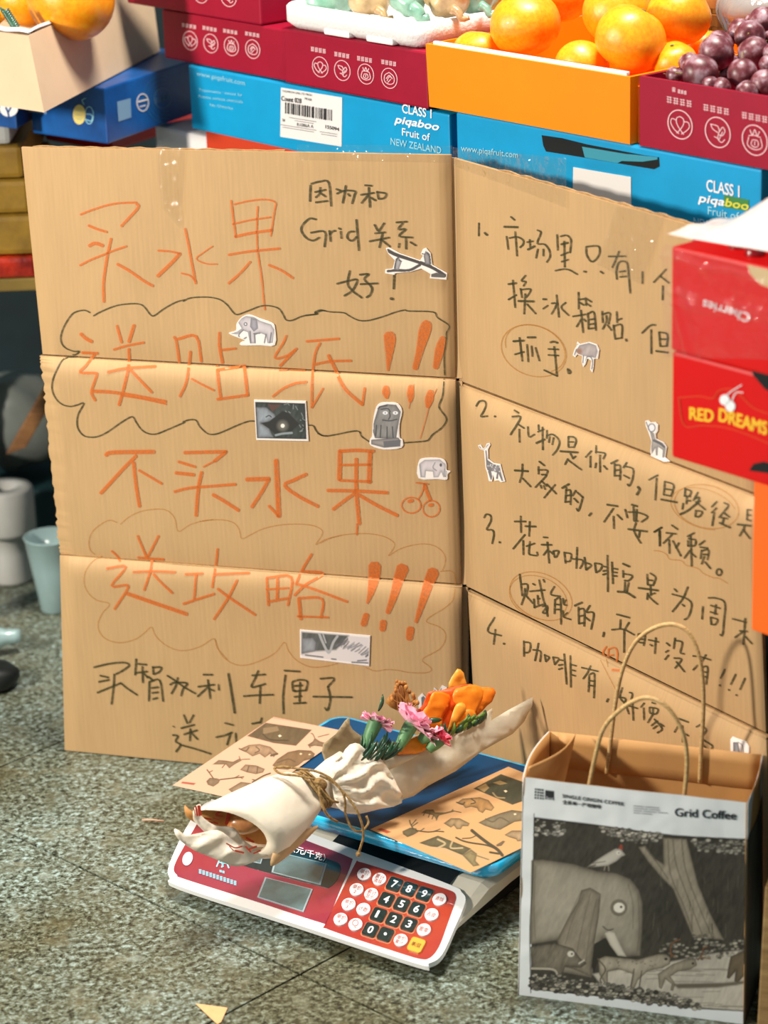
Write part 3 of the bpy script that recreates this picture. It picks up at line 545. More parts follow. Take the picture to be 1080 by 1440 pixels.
sticker(LB, z('715,200 760,172 880,175 915,210 918,258 945,268 925,290 920,328 850,325 715,318', *I_), p4, 'tiny pale elephant die-cut sticker')
K_ = (300, 740, 4.909)
def p5(p):
    p.poly(z('612,725 1075,765 1075,948 612,895', *K_), (216, 208, 206)); p.poly(z('612,725 940,750 900,800 850,850 700,860 612,880', *K_), (88, 92, 90), tex=.4, soft=3)
    p.poly(z('615,770 690,765 715,800 705,860 612,870', *K_), (150, 155, 160), edge=G(100), tex=.2); p.line(z('735,740 760,800 800,870 830,800 860,755', *K_), 3.4, (170, 172, 174)); p.line(z('760,740 780,800', *K_), 2, (170, 172, 174))
    for i in range(34):
        x = random.uniform(840, 1060); y = 900 - (1060 - x) * .35 - random.uniform(0, 30); p.line(z('%f,%f %f,%f' % (x, y, x + random.uniform(20, 70), y - random.uniform(10, 50)), *K_), 1.6, G(random.choice((90, 120, 150))), .8)
    for q in ('640,885 760,900', '820,912 850,915', '960,935 1070,940', '1000,925 1060,920'): p.line(z(q, *K_), 2, G(110))
sticker(LB, z('600,710 1085,752 1078,962 602,905', *K_), p5, 'wide landscape strip sticker with trees', smooth=0, inset=.8)
C_ = (410, 240, 4.6957)
def p6(p):
    p.line(z('640,525 700,555 840,600 940,640 1015,690', *C_), 5, (74, 68, 66)); p.line(z('640,660 700,655 780,655 850,620', *C_), 4, (78, 72, 70)); p.poly(z('925,680 960,670 1015,685 1015,705 925,700', *C_), (95, 90, 86))
    p.poly(z('875,560 890,525 915,560 920,620 885,615', *C_), (170, 165, 165), edge=G(80)); p.poly(z('680,650 690,590 715,575 730,600 710,655', *C_), (190, 185, 184), edge=G(90)); p.line(z('900,540 915,560 920,610', *C_), 2.4, G(85)); p.line(z('685,640 692,590 710,570', *C_), 2.4, G(85)); p.line(z('860,545 880,548', *C_), 1.4, G(70)); p.line(z('715,590 730,595', *C_), 1.4, G(70))
sticker(LB, z('625,510 645,505 720,545 850,590 870,560 855,548 870,515 890,508 920,545 930,620 1030,675 1025,718 915,708 920,680 860,645 790,665 690,675 680,685 620,675 622,650 670,645 685,590 640,545', *C_), p6, 'branch with two birds die-cut sticker', smooth=0, inset=.6)
Q_ = (800, 310, 6)
def p7(p):
    p.poly(z('70,1100 100,1050 180,1030 240,1050 255,1100 240,1160 200,1150 130,1140 95,1125', *Q_), (172, 160, 158), edge=G(120), ew=2, tex=.25); p.ell(816.5, 493.5, 4, 4, (150, 110, 92), 4)
    for q in ('75,1085 60,1130', '135,1140 130,1200', '155,1180 165,1150 195,1150 212,1190 205,1250', '70,1060 85,1040'): p.line(z(q, *Q_), 1.7, G(110))
sticker(RB, z('42,1135 60,1080 75,1060 80,1022 100,1040 180,1022 245,1045 265,1090 255,1165 222,1165 218,1230 208,1282 190,1255 200,1180 165,1160 150,1210 130,1235 118,1190 122,1140 80,1128 62,1152', *Q_), p7, 'shaggy long-legged animal die-cut sticker', smooth=0, inset=.6)
S_ = (660, 550, 6.75)
def p8(p):
    p.poly(z('165,560 175,560 185,650 240,690 300,705 310,760 335,850 320,850 290,780 285,830 265,830 275,770 220,755 235,835 215,840 190,760 175,720', *S_), (130, 126, 128), edge=G(90), ew=1.5, tex=.5)
    p.line(z('105,520 130,545 160,540 190,505', *S_), 1.4, G(130))
    for i in range(14): p.ell(660 + random.uniform(185, 300) / 6.75, 550 + random.uniform(695, 760) / 6.75, .8, .8, G(215))
sticker(RB, z('92,512 115,505 135,540 160,535 175,495 200,488 208,510 188,550 190,640 240,680 305,690 322,760 350,855 310,862 290,845 250,848 240,790 225,855 195,850 180,770 165,730 150,560 110,545', *S_), p8, 'spotted giraffe die-cut sticker', smooth=0, inset=.6)
T_ = (800, 570, 6.75)
def p9(p):
    p.ell(918.5, 601, 4.6, 5.4, G(225)); p.line([(t[0], t[1]) for t in ell(918.5, 601, 4.8, 5.6)], 1.5, G(100), smooth=0)
    p.poly(z('780,240 820,260 830,310 900,350 930,400 915,510 900,505 905,420 860,390 855,470 840,470 835,400 800,460 795,400 800,320', *T_), (176, 170, 164), edge=G(95), ew=1.6, tex=.3); p.line(z('820,330 880,360 920,390', *T_), 3.2, G(95)); p.line(z('745,150 760,190 775,230', *T_), 1.6, G(110))
sticker(RB, z('735,145 765,138 785,160 830,155 858,185 855,240 835,270 840,315 910,350 940,395 925,490 970,530 910,530 850,500 790,478 785,420 795,340 765,250 740,190', *T_), p9, 'round-eyed fawn die-cut sticker', smooth=0, inset=.6)
def p10(p):
    p.poly([(594, 999), (593, 980), (600, 975), (603, 983), (608, 975), (611, 968), (614, 976), (619, 966), (622, 978), (628, 985), (629, 999)], (120, 120, 124), edge=G(80), tex=.3)
    for q in ([(612, 968), (614, 978)], [(621, 967), (619, 978)], [(597, 978), (601, 985)]): p.line(q, 1.6, G(90))
sticker(LB, [(590, 1002), (588, 980), (594, 974), (600, 981), (606, 973), (610, 975), (611, 966), (617, 972), (622, 963), (629, 966), (626, 980), (633, 990), (634, 1002)], p10, 'grey long-eared animal sticker peeking above the flowers', smooth=0, inset=.6)
def p11(p):
    p.poly([(1033, 1043), (1040, 1043), (1043, 1060), (1033, 1060)], G(150), edge=G(80), tex=.3); p.line([(1040, 1043), (1046, 1048), (1048, 1062)], 1.2, G(120))
sticker(RB, z('775,1210 772,1075 790,1052 850,1075 900,1090 930,1140 932,1215', 900, 860, 6), p11, 'pale rounded sticker above the right end of the paper bag', smooth=0, inset=.6)

# ============================================================ STALL: table, boxes, fruit
BD = -50.0; BP0 = np.array([.12, 3.32, 0]); BP = vsurf(BP0, BD)
bu = np.array([cos(radians(BD)), sin(radians(BD)), 0]); bb = np.array([-bu[1], bu[0], 0])   # along the fronts, and away from the viewer
Zv = np.array([0, 0, 1.])
def bpt(x, z, d=0.0):                  # point on the common front line of the boxes, by its world x
    t = (x - BP0[0]) / bu[0]; return BP0 + bu * t + bb * d + Zv * z
def edge_ink(V): return V
def carton(name, label, x0, x1, z0, z1, depth, m, d=0.0, cat='box', bevel=.003, group=None, body='carton_body'):
    O = bpt(x0, z0, d); t = thing(name, label, cat, O, group)
    V, F = box(O, bu * ((x1 - x0) / bu[0]), bb * depth, Zv * (z1 - z0), bevel); obj(body, V, F, m, t)
    return t, vsurf(O, BD)
def tray_mesh(c4, h, th=.004, flare=0.0, bot=.004):
    """open box from its 4 bottom corners (ccw) and up height"""
    c = np.array(c4, float); ce = c.mean(0); out = c - ce; ln = np.linalg.norm(out, axis=1)[:, None]
    top = c + out * flare + Zv * h; inn = lambda q, k: q - (out / ln) * k
    return loft([c, top, inn(top, th * 1.4), inn(c, th * 1.4) + Zv * bot])
M_cyan = mat('cyan_carton', (0, 154, 208), .5, spec=.3, noise=.08, scale=18, bump=.04); M_crim = mat('crimson_carton', (154, 8, 44), .52, spec=.25, noise=.10, scale=14, bump=.04)
M_oc = mat('orange_carton', (255, 138, 0), .55, spec=.25, noise=.05, scale=10); M_white = mat('white_ink', (232, 236, 238), .6); M_pink = mat('pale_pink_ink', (236, 196, 200), .6)
M_cyink = mat('pale_blue_ink', (150, 214, 232), .6); M_lab = mat('label_paper', (228, 226, 224), .5); M_blk = mat('black_ink', (34, 34, 36), .6); M_grn = mat('green_ink', (52, 130, 60), .6); M_yel = mat('yellow_ink', (214, 214, 66), .6)
M_blue = mat('deep_blue_carton', (10, 92, 168), .4, rgb2=(5, 56, 116), scale=9, bump=.05); M_beige = mat('beige_carton', (226, 196, 160), .5, noise=.1, scale=9, bump=.08)
M_foam = mat('polystyrene', (238, 236, 234), .75, bump=.35, bscale=220); M_dark = mat('dark_cloth', (14, 34, 38), .9, noise=.4, scale=8, bump=.3); M_wood = mat('wood', (150, 104, 58), .6, rgb2=(104, 66, 34), scale=14, stretch=(1, 1, 8), bump=.2)
M_void = mat('dark_interior', (10, 16, 16), .9)

# --- stall table (mostly hidden behind the sign)
tb = thing('stall_table', 'dark stall table standing behind the cardboard sign and carrying the fruit boxes', 'table', bpt(.1, 0, .3))
V, F = box(bpt(-.40, .585, .02), bu * 1.75, bb * .8, Zv * .025, .003); obj('table_top', V, F, M_wood, tb)
for tx, td in ((-.36, .06), (.66, .06), (-.36, .74), (.66, .74)):
    V, F = box(bpt(tx, 0, td), bu * .045, bb * .045, Zv * .585, .003); obj('leg', V, F, M_wood, tb)
P = []
for k in range(60):
    t = k / 59; P.append((bpt(-.38 + 1.08 * t, .583, .035) + bb * .012 * sin(k * 1.3)))
P = np.array(P); V = np.vstack([P, P * [1, 1, 0] + Zv * .02 + bb * .02]); F = [(i, i + 1, i + 61, i + 60) for i in range(59)]
obj('cloth_skirt', V, F, M_dark, tb, True, solid=.002)
# --- plain cartons that carry the cyan boxes
M_plain = mat('plain_carton', (160, 120, 78), .7, noise=.15, scale=20)
for nm, a, b_, lab in (('a', -.262, .08, 'red-orange carton almost hidden under the left cyan box'), ('b', .115, .46, 'plain brown carton hidden under the right cyan box')):
    t, s_ = carton('plain_carton', lab, a, b_, .611, .8405, .36, M_plain if nm == 'b' else mat('red_orange_carton', (206, 62, 26), .5), d=.02)

# --- cyan boxes
t, s_ = carton('fruit_carton', 'bright cyan carton with a white barcode label, under the two crimson boxes', -.266, .104, .842, .937, .38, M_cyan)
cl = t; k_ = 1
text(s_, 'www.piqafruit.com', (277, 106), (345, 120), 7, M_cyink, t); text(s_, 'Treatments : xxxxx by', (280, 128), (341, 135), 4, M_cyink, t, name='small_print'); text(s_, 'Prewax sorbate chemicals', (280, 137), (342, 145), 4, M_cyink, t, name='small_print'); text(s_, 'Na Chlorite', (296, 149), (328, 154), 4, M_cyink, t, name='small_print')
text(s_, 'CLASS 1', (566, 158), (607, 166), 13, M_white, t, bold=.7); text(s_, 'piqaboo', (556, 172), (616, 183), 11, M_white, t, skew=.25, bold=1.2); text(s_, 'Fruit of', (566, 190), (605, 198), 11, M_white, t, bold=.3); text(s_, 'NEW ZEALAND', (550, 203), (621, 216), 10, M_cyink, t, bold=.3)
lb = polymesh('barcode_label', s_, [(396, 123), (482, 137), (481, 206), (395, 192)], M_lab, t, .0012, .001, label='white barcode label')
text(s_, 'Count 028', (397, 141), (425, 145), 7, M_blk, lb, off=.0018, bold=.3); text(s_, 'THOMPSON LINE LTD FRESH', (398, 129), (440, 135), 3, M_blk, lb, off=.0018, name='small_print'); text(s_, 'PEAR', (430, 140), (440, 142), 3.5, M_blk, lb, off=.0018, name='small_print')
st = []; x = 403
while x < 468:
    wd = random.choice((.8, 1.1, 1.6, 2.2)); y = 144 + (x - 403) * .16; st.append([(x, y, wd), (x - .1, y + 15, wd)]); x += wd + random.choice((.8, 1.1, 1.6))
strokes('barcode', s_, st, M_blk, lb, .0018)
text(s_, 'R1086A A', (419, 177), (442, 180), 5, M_blk, lb, off=.0018); text(s_, '155094', (459, 180), (478, 184), 5, M_blk, lb, off=.0018, bold=.3); text(s_, '28', (398, 170), (402, 171), 4, M_blk, lb, off=.0018)
strokes('small_print', s_, [[(396 + a, 173 + b_ + a * .16, .7), (396 + a + c, 173 + b_ + (a + c) * .16, .7)] for a, b_, c in ((0, 2, 50), (3, 5, 44), (55, 3, 24), (57, 6, 22), (12, -10, 38), (20, -7, 26))], M_blk, lb, .0018)
t, s_ = carton('fruit_carton', 'bright cyan carton with a torn handle hole, under the orange tray and the plum box', .1125, .452, .842, .942, .38, M_cyan)
text(s_, 'www.piqafruit.com', (649, 212), (729, 222), 9, M_cyink, t, bold=.3); text(s_, 'CLASS 1', (994, 268), (1040, 277), 17, M_white, t, bold=.8); polymesh('green_logo_block', s_, [(1019, 274), (1054, 281), (1052, 297), (1017, 291)], M_grn, t, .0007)
text(s_, 'piqa', (983, 283), (1018, 289), 12, M_white, t, skew=.2, bold=1.2); text(s_, 'boo', (1020, 289), (1052, 295), 12, M_yel, t, off=.0012, skew=.2, bold=1.2); text(s_, 'Fruit of', (996, 301), (1040, 310), 12, M_cyink, t, bold=.3); text(s_, 'NEW ZEALAND', (976, 316), (1052, 331), 11, M_cyink, t, bold=.3)
polymesh('blank_label', s_, [(807, 235), (888, 249), (888, 300), (806, 285)], M_lab, t, .0012, .001, label='blank white label')
polymesh('handle_hole', s_, [(762, 190), (790, 194), (826, 203), (905, 218), (927, 221), (928, 234), (920, 238), (872, 230), (800, 218), (768, 213), (764, 204)], M_void, t, .0004, label='dark handle hole')
polymesh('torn_flap', s_, [(820, 206), (880, 216), (926, 221), (926, 224), (905, 227), (876, 226), (870, 229), (824, 221)], mat('cyan_flap', (40, 140, 160), .6), t, .002, .001)
# --- crimson boxes
def leafstrokes(cx, cy, s, kind, kx=1, sh=.18):
    """the line icons: four simple fruit emblems in round frames"""
    T = {0: '0,-7 -3,-5 -3,-1 -1,3 3,8;0,-7 3,-5 3,-1 1,3 -3,8;-3,-3 -7,-4 -8,0 -5,5 -1,8;3,-3 7,-3 8,1 5,5 1,8',
         1: '-6,-6 0,-5 1,0 -4,-2 -6,-6;1,0 4,-5 6,-2 4,2 1,2;1,0 0,5 3,8 6,5;-3,4 0,5;4,-1 1,6',
         2: '-4,-8 -2,-4 0,-9 2,-4 4,-8;-5,-3 0,-4 5,-3;-5,-2 -6,5 0,8 6,5 5,-2;-2,0 -3,4 0,6 3,4 2,0 -2,0;0,1 0,4',
         3: '0,-8 -6,-3 -6,5 0,8 6,5 6,-3 0,-8;-3,4 0,-2 4,-1;-2,6 2,1;-4,1 0,-4 4,0'}[kind]
    return [[(cx + q[0] * s * kx, cy + q[1] * s + q[0] * s * sh, w_) for q in a] for a, w_ in ((p, .9 + s * .15) for p in parse(T))]
def glyphrow(x, y, n, w_, h, sl):
    o = []
    for k in range(n):
        gx = x + k * w_ / n; gy = y + k * w_ / n * sl; q = w_ / n * .72
        for a in range(3): o.append([(gx, gy + h * a / 2.6, .9), (gx + q, gy + h * a / 2.6 + q * sl, .9)])
        for a in range(2): o.append([(gx + q * (.25 + .5 * a), gy, .8), (gx + q * (.25 + .5 * a), gy + h, .8)])
    return o
def icons(s_, t, spots, sc_=1.0, sl=.18):
    for k, (x, y, rx, ry, gx, gy, gw, gh) in enumerate(spots):
        strokes('fruit_emblem', s_, [[(p[0], p[1] + (p[0] - x) * sl, sc_ * .95) for p in ell(x, y, rx, ry)]] + leafstrokes(x, y, rx / 11 * 1.05, k % 4), M_pink, t, .0008)
        strokes('small_print', s_, glyphrow(gx - gw / 2, gy - gh / 2 - gw * sl / 2, 4, gw, gh, sl), M_pink, t, .0008)
t, s_ = carton('fruit_carton', 'crimson fruit box with four pink line emblems, left one beside the beige box', -.307, -.1175, .939, 1.012, .3, M_crim, d=.004)
icons(s_, t, [(268, 57, 10, 13, 267, 37, 21, 5), (297, 61, 10, 13, 296, 41, 21, 5), (326, 65, 10, 13, 325, 45, 21, 5), (356, 69, 10, 13, 356, 49, 21, 5)])
t, s_ = carton('fruit_carton', 'crimson fruit box with four pink line emblems, directly under the white foam tray', -.1165, .079, .939, 1.015, .3, M_crim, d=-.002)
icons(s_, t, [(451, 94, 11, 14, 449, 71, 22, 6), (482, 99, 11, 14, 482, 78, 22, 6), (515, 104, 11, 14, 514, 84, 22, 6), (548, 110, 11, 14, 548, 89, 22, 6)])
t, s_ = carton('fruit_carton', 'top crimson box of the left stack, cut by the upper edge', -.36, -.1495, 1.0135, 1.09, .28, M_crim, d=.0)
icons(s_, t, [(283, -9, 10, 13, 282, -28, 21, 5), (322, -5, 11, 14, 321, -26, 21, 5)])
# open crimson box of plums
O = bpt(.326, .9435, .0); plb = thing('plum_box', 'open crimson box full of dark plums, at the right', 'box', O)
c4 = [O, O + bu * .36, O + bu * .36 + bb * .3, O + bb * .3]; V, F = tray_mesh(c4, .085); obj('tray_wall', V, F, M_crim, plb)
s_ = vsurf(O, BD)
icons(s_, plb, [(957, 175, 17, 20, 957, 144, 37, 9), (1010, 186, 17.5, 21, 1009, 155, 38, 9), (1062, 197, 17.5, 21, 1063, 166, 38, 9)], 1.4, .2)
strokes('small_print', s_, glyphrow(946, 123, 1, 6, 6, .2) + glyphrow(954, 126, 3, 13, 5, .2), M_pink, plb, .0008)
# open orange tray of oranges
O = bpt(.081, .9435, -.003); ort = thing('orange_tray', 'open bright orange tray heaped with oranges', 'box', O)
wd = (.3175 - .081) / bu[0]; c4 = [O, O + bu * wd, O + bu * wd + bb * .30, O + bb * .30]; V, F = tray_mesh(c4, .083, flare=.012); obj('tray_wall', V, F, M_oc, ort)
V2 = np.array(V[4:8]); a, b_ = V2[0], V2[1]; V, F = box(a + bb * .004 + Zv * -.001 + bu * .01, (b_ - a) - bu * .02, bb * .006, Zv * .005, .001); obj('foam_liner', V, F, M_foam, ort)
# thin orange tab on the tray's right side
V, F = box(O + bu * (wd + .0015) + bb * .012, bu * .002, bb * .25, Zv * .07, .0005); obj('side_tab', V, F, M_oc, ort)

# --- fruit
M_or1 = mat('orange_peel', (255, 172, 26), .34, rgb2=(255, 148, 8), scale=9, bump=.12, bscale=420, coat=.25, sss=.25)
M_stem = mat('green_stem', (84, 98, 44), .7); M_scar = mat('peel_scar', (214, 140, 40), .6)
def blob(r, k=.08, nu=28, nv=18, sq=.9, seed=0):
    V = []; F = []
    for j in range(nv + 1):
        ph = pi * j / nv
        for i in range(nu):
            th_ = 2 * pi * i / nu; dx, dy, dz = sin(ph) * cos(th_), sin(ph) * sin(th_), cos(ph)
            q = r * (1 + k * (vnoise(dx * 1.6 + 9 + seed, dy * 1.6 + dz * 1.3 + 7) - .5)); dim = .10 * r * exp(-((ph) / .28) ** 2) + .05 * r * exp(-((pi - ph) / .3) ** 2)
            V.append((q * dx, q * dy, q * dz * sq - (dim if dz > 0 else -dim)))
    for j in range(nv):
        for i in range(nu): F.append((j * nu + i, (j + 1) * nu + i, (j + 1) * nu + (i + 1) % nu, j * nu + (i + 1) % nu))
    return np.array(V), F
protos = {}
def proto(name, r, m, sq, k, extra):
    V, F = blob(r, k, sq=sq, seed=len(protos)); o = obj(name, V, F, m, None, True); extra(o, r); return o
def orange_extra(o, r):
    V, F = loft([[(rr * cos(a), rr * sin(a), zz) for a in np.linspace(0, 2 * pi, 7)[:-1]] for rr, zz in ((.06 * r, .80 * r), (.09 * r, .83 * r), (.05 * r, .86 * r))])
    obj('stem_button', V, F, M_stem, o)
def plum_extra(o, r):
    V, F = tube([(0, 0, .86 * r), (.02 * r, 0, 1.1 * r), (.10 * r, .05 * r, 1.38 * r)], [.035 * r, .03 * r, .045 * r], 6); obj('stem', V, F, mat('plum_stem', (150, 128, 70), .7) if 'plum_stem' not in bpy.data.materials else bpy.data.materials['plum_stem'], o)
def place(p, pos, R, rot, label, cat, group, first):
    o = p if first else p.copy()
    if not first:
        COL.objects.link(o)
        for ch in p.children:
            c = ch.copy(); COL.objects.link(c); c.parent = o
    o.location = tuple(float(a) for a in pos); o.scale = (R, R, R); o.rotation_euler = rot
    tagit(o, label, cat, group); return o
PO = proto('orange', 1.0, M_or1, .92, .10, orange_extra)
def ray_back(x, y, d): return BP.hit([(x, y)], -d)[0]
oranges = [(738, 34, 49, .075, 'big front orange above the left half of the orange tray'), (887, 54, 50, .07, 'big front orange right of centre, resting on the front rim of the tray'),
    (868, 14, 50, .135, 'orange just behind the big front orange right of centre'), (955, 22, 44, .15, 'orange at the right end of the heap, beside the wooden slats'),
    (672, 76, 36, .05, 'low orange peeking over the left end of the tray rim'), (818, 92, 38, .05, 'low orange peeking over the tray rim between the two big front oranges'),
    (950, 88, 31, .10, 'low pale orange at the right front corner of the tray'), (985, 68, 32, .215, 'low orange behind the right corner, next to the plums'),
    (790, -12, 44, .17, 'orange cut by the upper edge between the two big front oranges'), (718, -10, 44, .21, 'orange cut by the upper edge above the left front orange'),
    (905, 98, 30, .12, 'orange buried low behind the right front orange')]
for k, (x, y, r, d, lab) in enumerate(oranges):
    p = ray_back(x, y, d); place(PO, p, r / F_PX * np.linalg.norm(p - CAM), (random.uniform(-.9, .2), random.uniform(-.6, .6), random.random() * 6), lab, 'orange', 'oranges in the orange tray', k == 0)
def plum_mat():
    m, t, b, N, L = nt('plum_skin'); tc = N('ShaderNodeTexCoord'); n = N('ShaderNodeTexNoise'); n.inputs['Scale'].default_value = 1.6; n.inputs['Detail'].default_value = 4; L(tc.outputs['Object'], n.inputs['Vector'])
    r = N('ShaderNodeValToRGB'); L(n.outputs['Fac'], r.inputs[0]); e = r.color_ramp.elements; e[0].position = .38; e[0].color = tuple(lin((84, 30, 36))) + (1,); e[1].position = .66; e[1].color = tuple(lin((158, 130, 138))) + (1,)
    q = e.new(.5); q.color = tuple(lin((114, 60, 66))) + (1,); L(r.outputs[0], b.inputs['Base Color']); b.inputs['Roughness'].default_value = .38; return m
M_plum = plum_mat(); PP = proto('plum', 1.0, M_plum, 1.08, .06, plum_extra)
plums = [(370, 570, 62, .03), (565, 550, 132, .035), (690, 400, 128, .075), (885, 560, 112, .06), (970, 395, 112, .10), (945, 275, 118, .13), (865, 240, 92, .15), (715, 335, 100, .12), (1050, 165, 112, .17), (965, 168, 62, .2),
    (722, 668, 76, .028), (925, 700, 84, .03), (1060, 640, 108, .05), (1085, 490, 70, .07), (480, 475, 74, .08), (1100, 290, 60, .15), (765, 570, 60, .085), (640, 640, 60, .02), (1110, 400, 70, .1), (800, 480, 70, .1)]
places = ['at the left front corner', 'dark red-brown, largest at the left front', 'above the dark front one', 'with its stem pointing up', 'behind the stemmed one', 'in the upper middle', 'in the upper middle, further back', 'behind the left ones', 'at the upper right edge', 'furthest back',
    'low behind the front rim, left of the greyish one', 'greyish, low behind the front rim', 'at the right edge near the rim', 'small at the right edge', 'tucked behind the left front corner', 'at the right edge, high up', 'greenish shadowed one in a gap', 'buried at the front rim', 'at the right edge in mid heap', 'buried in the middle of the heap']
for k, (x, y, r, d) in enumerate(plums):
    p = BP.hit([(880 + x / 5.4, y / 5.4)], -d)[0]; rr = r / 5.4 / F_PX * np.linalg.norm(p - CAM)
    rot = (-.25, .1, .4) if k == 3 else (random.uniform(1.2, 2.6), random.uniform(-1, 1), random.random() * 6)
    place(PP, p, rr, rot, 'dusky purple plum ' + places[k] + ' of the box', 'plum', 'plums in the crimson box', k == 0)
# --- white foam tray with wrapped fruit
O = bpt(-.121, 1.016, -.004); fo = thing('foam_tray', 'white polystyrene tray of wrapped fruit on the crimson box', 'tray', O)
def rrect(O, a, b_, r, n=4):
    la = np.linalg.norm(a); lb_ = np.linalg.norm(b_); ua = a / la; ub = b_ / lb_; pts = []
    for cx, cy, a0 in ((la - r, r, -90), (la - r, lb_ - r, 0), (r, lb_ - r, 90), (r, r, 180)):
        for k in range(n + 1):
            t = radians(a0 + 90 * k / n); pts.append(O + ua * (cx + r * cos(t)) + ub * (cy + r * sin(t)))
    return np.array(pts)
A_ = bu * .3; B_ = bb * .22
rg = [rrect(O + bu * .012 + bb * .012, bu * .276, bb * .196, .02), rrect(O + Zv * .010, A_, B_, .03), rrect(O + Zv * .030, A_, B_, .03), rrect(O + Zv * .034 + bu * .003 + bb * .003, bu * .294, bb * .214, .03),
      rrect(O + Zv * .033 + bu * .016 + bb * .016, bu * .268, bb * .188, .022), rrect(O + Zv * .010 + bu * .02 + bb * .02, bu * .26, bb * .18, .02)]
V, F = loft(rg); obj('tray_body', V, F, M_foam, fo, True)
for a in (.10, .19):
    V, F = box(O + bu * a + bb * -.0006 + Zv * .0003, bu * .055, bb * .02, Zv * .009, .003); obj('foot_block', V, F, M_foam, fo)
M_wrapg = mat('pale_green_wrap', (150, 188, 168), .3, rgb2=(104, 150, 128), scale=26, bump=.9, bscale=30, coat=.3); M_wrapb = mat('tan_wrap', (206, 176, 128), .35, rgb2=(160, 122, 76), scale=20, bump=.8, bscale=30, coat=.4)
wr = [(462, -4, 40, .08, M_wrapg, 'pale green wrapped fruit at the left of the foam tray'), (522, -6, 34, .07, M_wrapb, 'tan wrapped fruit in the middle of the foam tray'), (572, -2, 26, .06, M_wrapg, 'small green wrapped fruit with a twisted knot'),
      (628, -6, 34, .09, M_wrapb, 'tan wrapped fruit at the right of the foam tray'), (668, -10, 32, .13, M_wrapg, 'green wrapped fruit at the right end of the foam tray')]
for k, (x, y, r, d, m, lab) in enumerate(wr):
    p = BP.hit([(x, y)], -d)[0]; rr = r / F_PX * np.linalg.norm(p - CAM); V, F = blob(rr, .35, 30, 20, .9, seed=20 + k)
    V = V * (1 + .10 * (fbm(V[:, 0] * 70 + 3 * k, V[:, 1] * 50 + V[:, 2] * 60, 3)[:, None] - .5)); o = obj('wrapped_fruit', V, F, m, None, True, lab, 'fruit', 'wrapped fruit in the foam tray'); o.location = tuple(p)
    kn = BP.hit([(x + 8, y + r * .55)], -d + rr * .95)[0] - p; pts = [kn, kn + (.008, -.006, -.004), kn + (.012, -.01, -.012), kn + (.022, -.012, -.010)]
    V, F = tube(catmull(pts, 3), np.linspace(.009, .004, 10) * (1.3 if k == 2 else .8), 7); V = V + p; ko = obj('twisted_knot', V, F, m, o, True)
# --- slatted wooden crate behind the plums
O = BP.hit([(968, 60)], -.36)[0]; wc = thing('wooden_crate', 'slatted wooden crate behind the plum box at the upper right corner', 'crate', (O[0], O[1], .944))
M_slat = mat('orange_wood', (206, 130, 44), .6, rgb2=(150, 84, 22), scale=16, stretch=(6, 1, 1), bump=.2)
q0 = np.array([O[0], O[1], 0])
for k in range(6):
    V, F = box(q0 + Zv * (.946 + .024 * k), bu * .42, bb * .008, Zv * .017, .001); obj('slat', V, F, M_slat, wc)
for a in (.0, .2, .41):
    V, F = box(q0 + bb * .0085 + bu * a + Zv * .944, bu * .018, bb * .018, Zv * .15, .001); obj('corner_post', V, F, M_slat, wc)
V, F = box(q0 + bb * .03 + Zv * .944, bu * .42, bb * .2, Zv * .1, .002); obj('crate_bottom', V, F, M_slat, wc)
q1 = BP.hit([(1050, 20)], -.33)[0]; V, F = blob(.075, .4, 24, 16, .6, 44); o = obj('plastic_bag', V, F, film_mat('crumpled_bag_film', (210, 222, 216), .35, .12, .9, 30), None, True, 'crumpled clear plastic bag on the crate at the upper right corner', 'bag'); o.location = tuple(q1 + bb * .06)
q1 = bpt(.57, .66, .2)
V, F = box(bpt(.50, .611, .02), bu * .4, bb * .75, Zv * .33, .003); o = obj('fruit_carton', V, F, M_plain, None, False, 'plain brown carton behind the cherry boxes, outside the frame', 'box')
V, F = box(bpt(-.1, .611, .41), bu * .9, bb * .36, Zv * .33, .003); obj('fruit_carton', V, F, M_plain, None, False, 'long plain carton at the back under the wooden crate', 'box')

# --- beige box of oranges at the upper left
def zpt(x, y, z): return at_floor(x, y, z)
zb, zt = .915, 1.02
b0, b1, b3 = zpt(62, 158, zb), zpt(225, 72, zb), zpt(-70, 138, zb); b2 = b1 + b3 - b0
t0 = zpt(40, 50, zt); t1 = t0 + (b1 - b0) * 1.04; t3 = t0 + (b3 - b0) * 1.04; t2 = t1 + t3 - t0
bg_ = thing('orange_box', 'large beige carton of oranges at the upper left corner', 'box', b0)
c = np.array([b0, b1, b2, b3]); tt = np.array([t0, t1, t2, t3]); ce = c.mean(0)
inn = lambda q, k: q + (ce * [1, 1, 0] - q * [1, 1, 0]) / np.linalg.norm((ce - q)[:, :2], axis=1)[:, None] * k
V, F = loft([c, tt, inn(tt, .007), inn(c, .007) + Zv * .004]); obj('carton_body', V, F, M_beige, bg_)
def rimstrip(a, b_, name='white_liner'):
    n = 24; V = []; F = []; dirn = (b_ - a); inw = (ce - a) * [1, 1, 0]; inw /= np.linalg.norm(inw)
    for k in range(n + 1):
        p = a + dirn * k / n; wv = .0012 * sin(k * .9) + .0006 * random.random(); V += [p + Zv * (.003 + wv) - inw * .002, p + Zv * (.006 + wv) + inw * .012, p + inw * .03 - Zv * (.01 + wv)]
    for k in range(n): F += [(3 * k, 3 * k + 3, 3 * k + 4, 3 * k + 1), (3 * k + 1, 3 * k + 4, 3 * k + 5, 3 * k + 2)]
    return obj(name, V, F, M_lab, bg_, True, solid=.001)
rimstrip(t0, t1); rimstrip(t0, t3)
o2 = [(100, -2, 62, .0, 'large orange at the front corner of the beige box'), (35, 0, 42, .1, 'shaded orange left of the large one in the beige box'), (-6, 22, 14, -.02, 'orange sliver at the left edge of the beige box')]
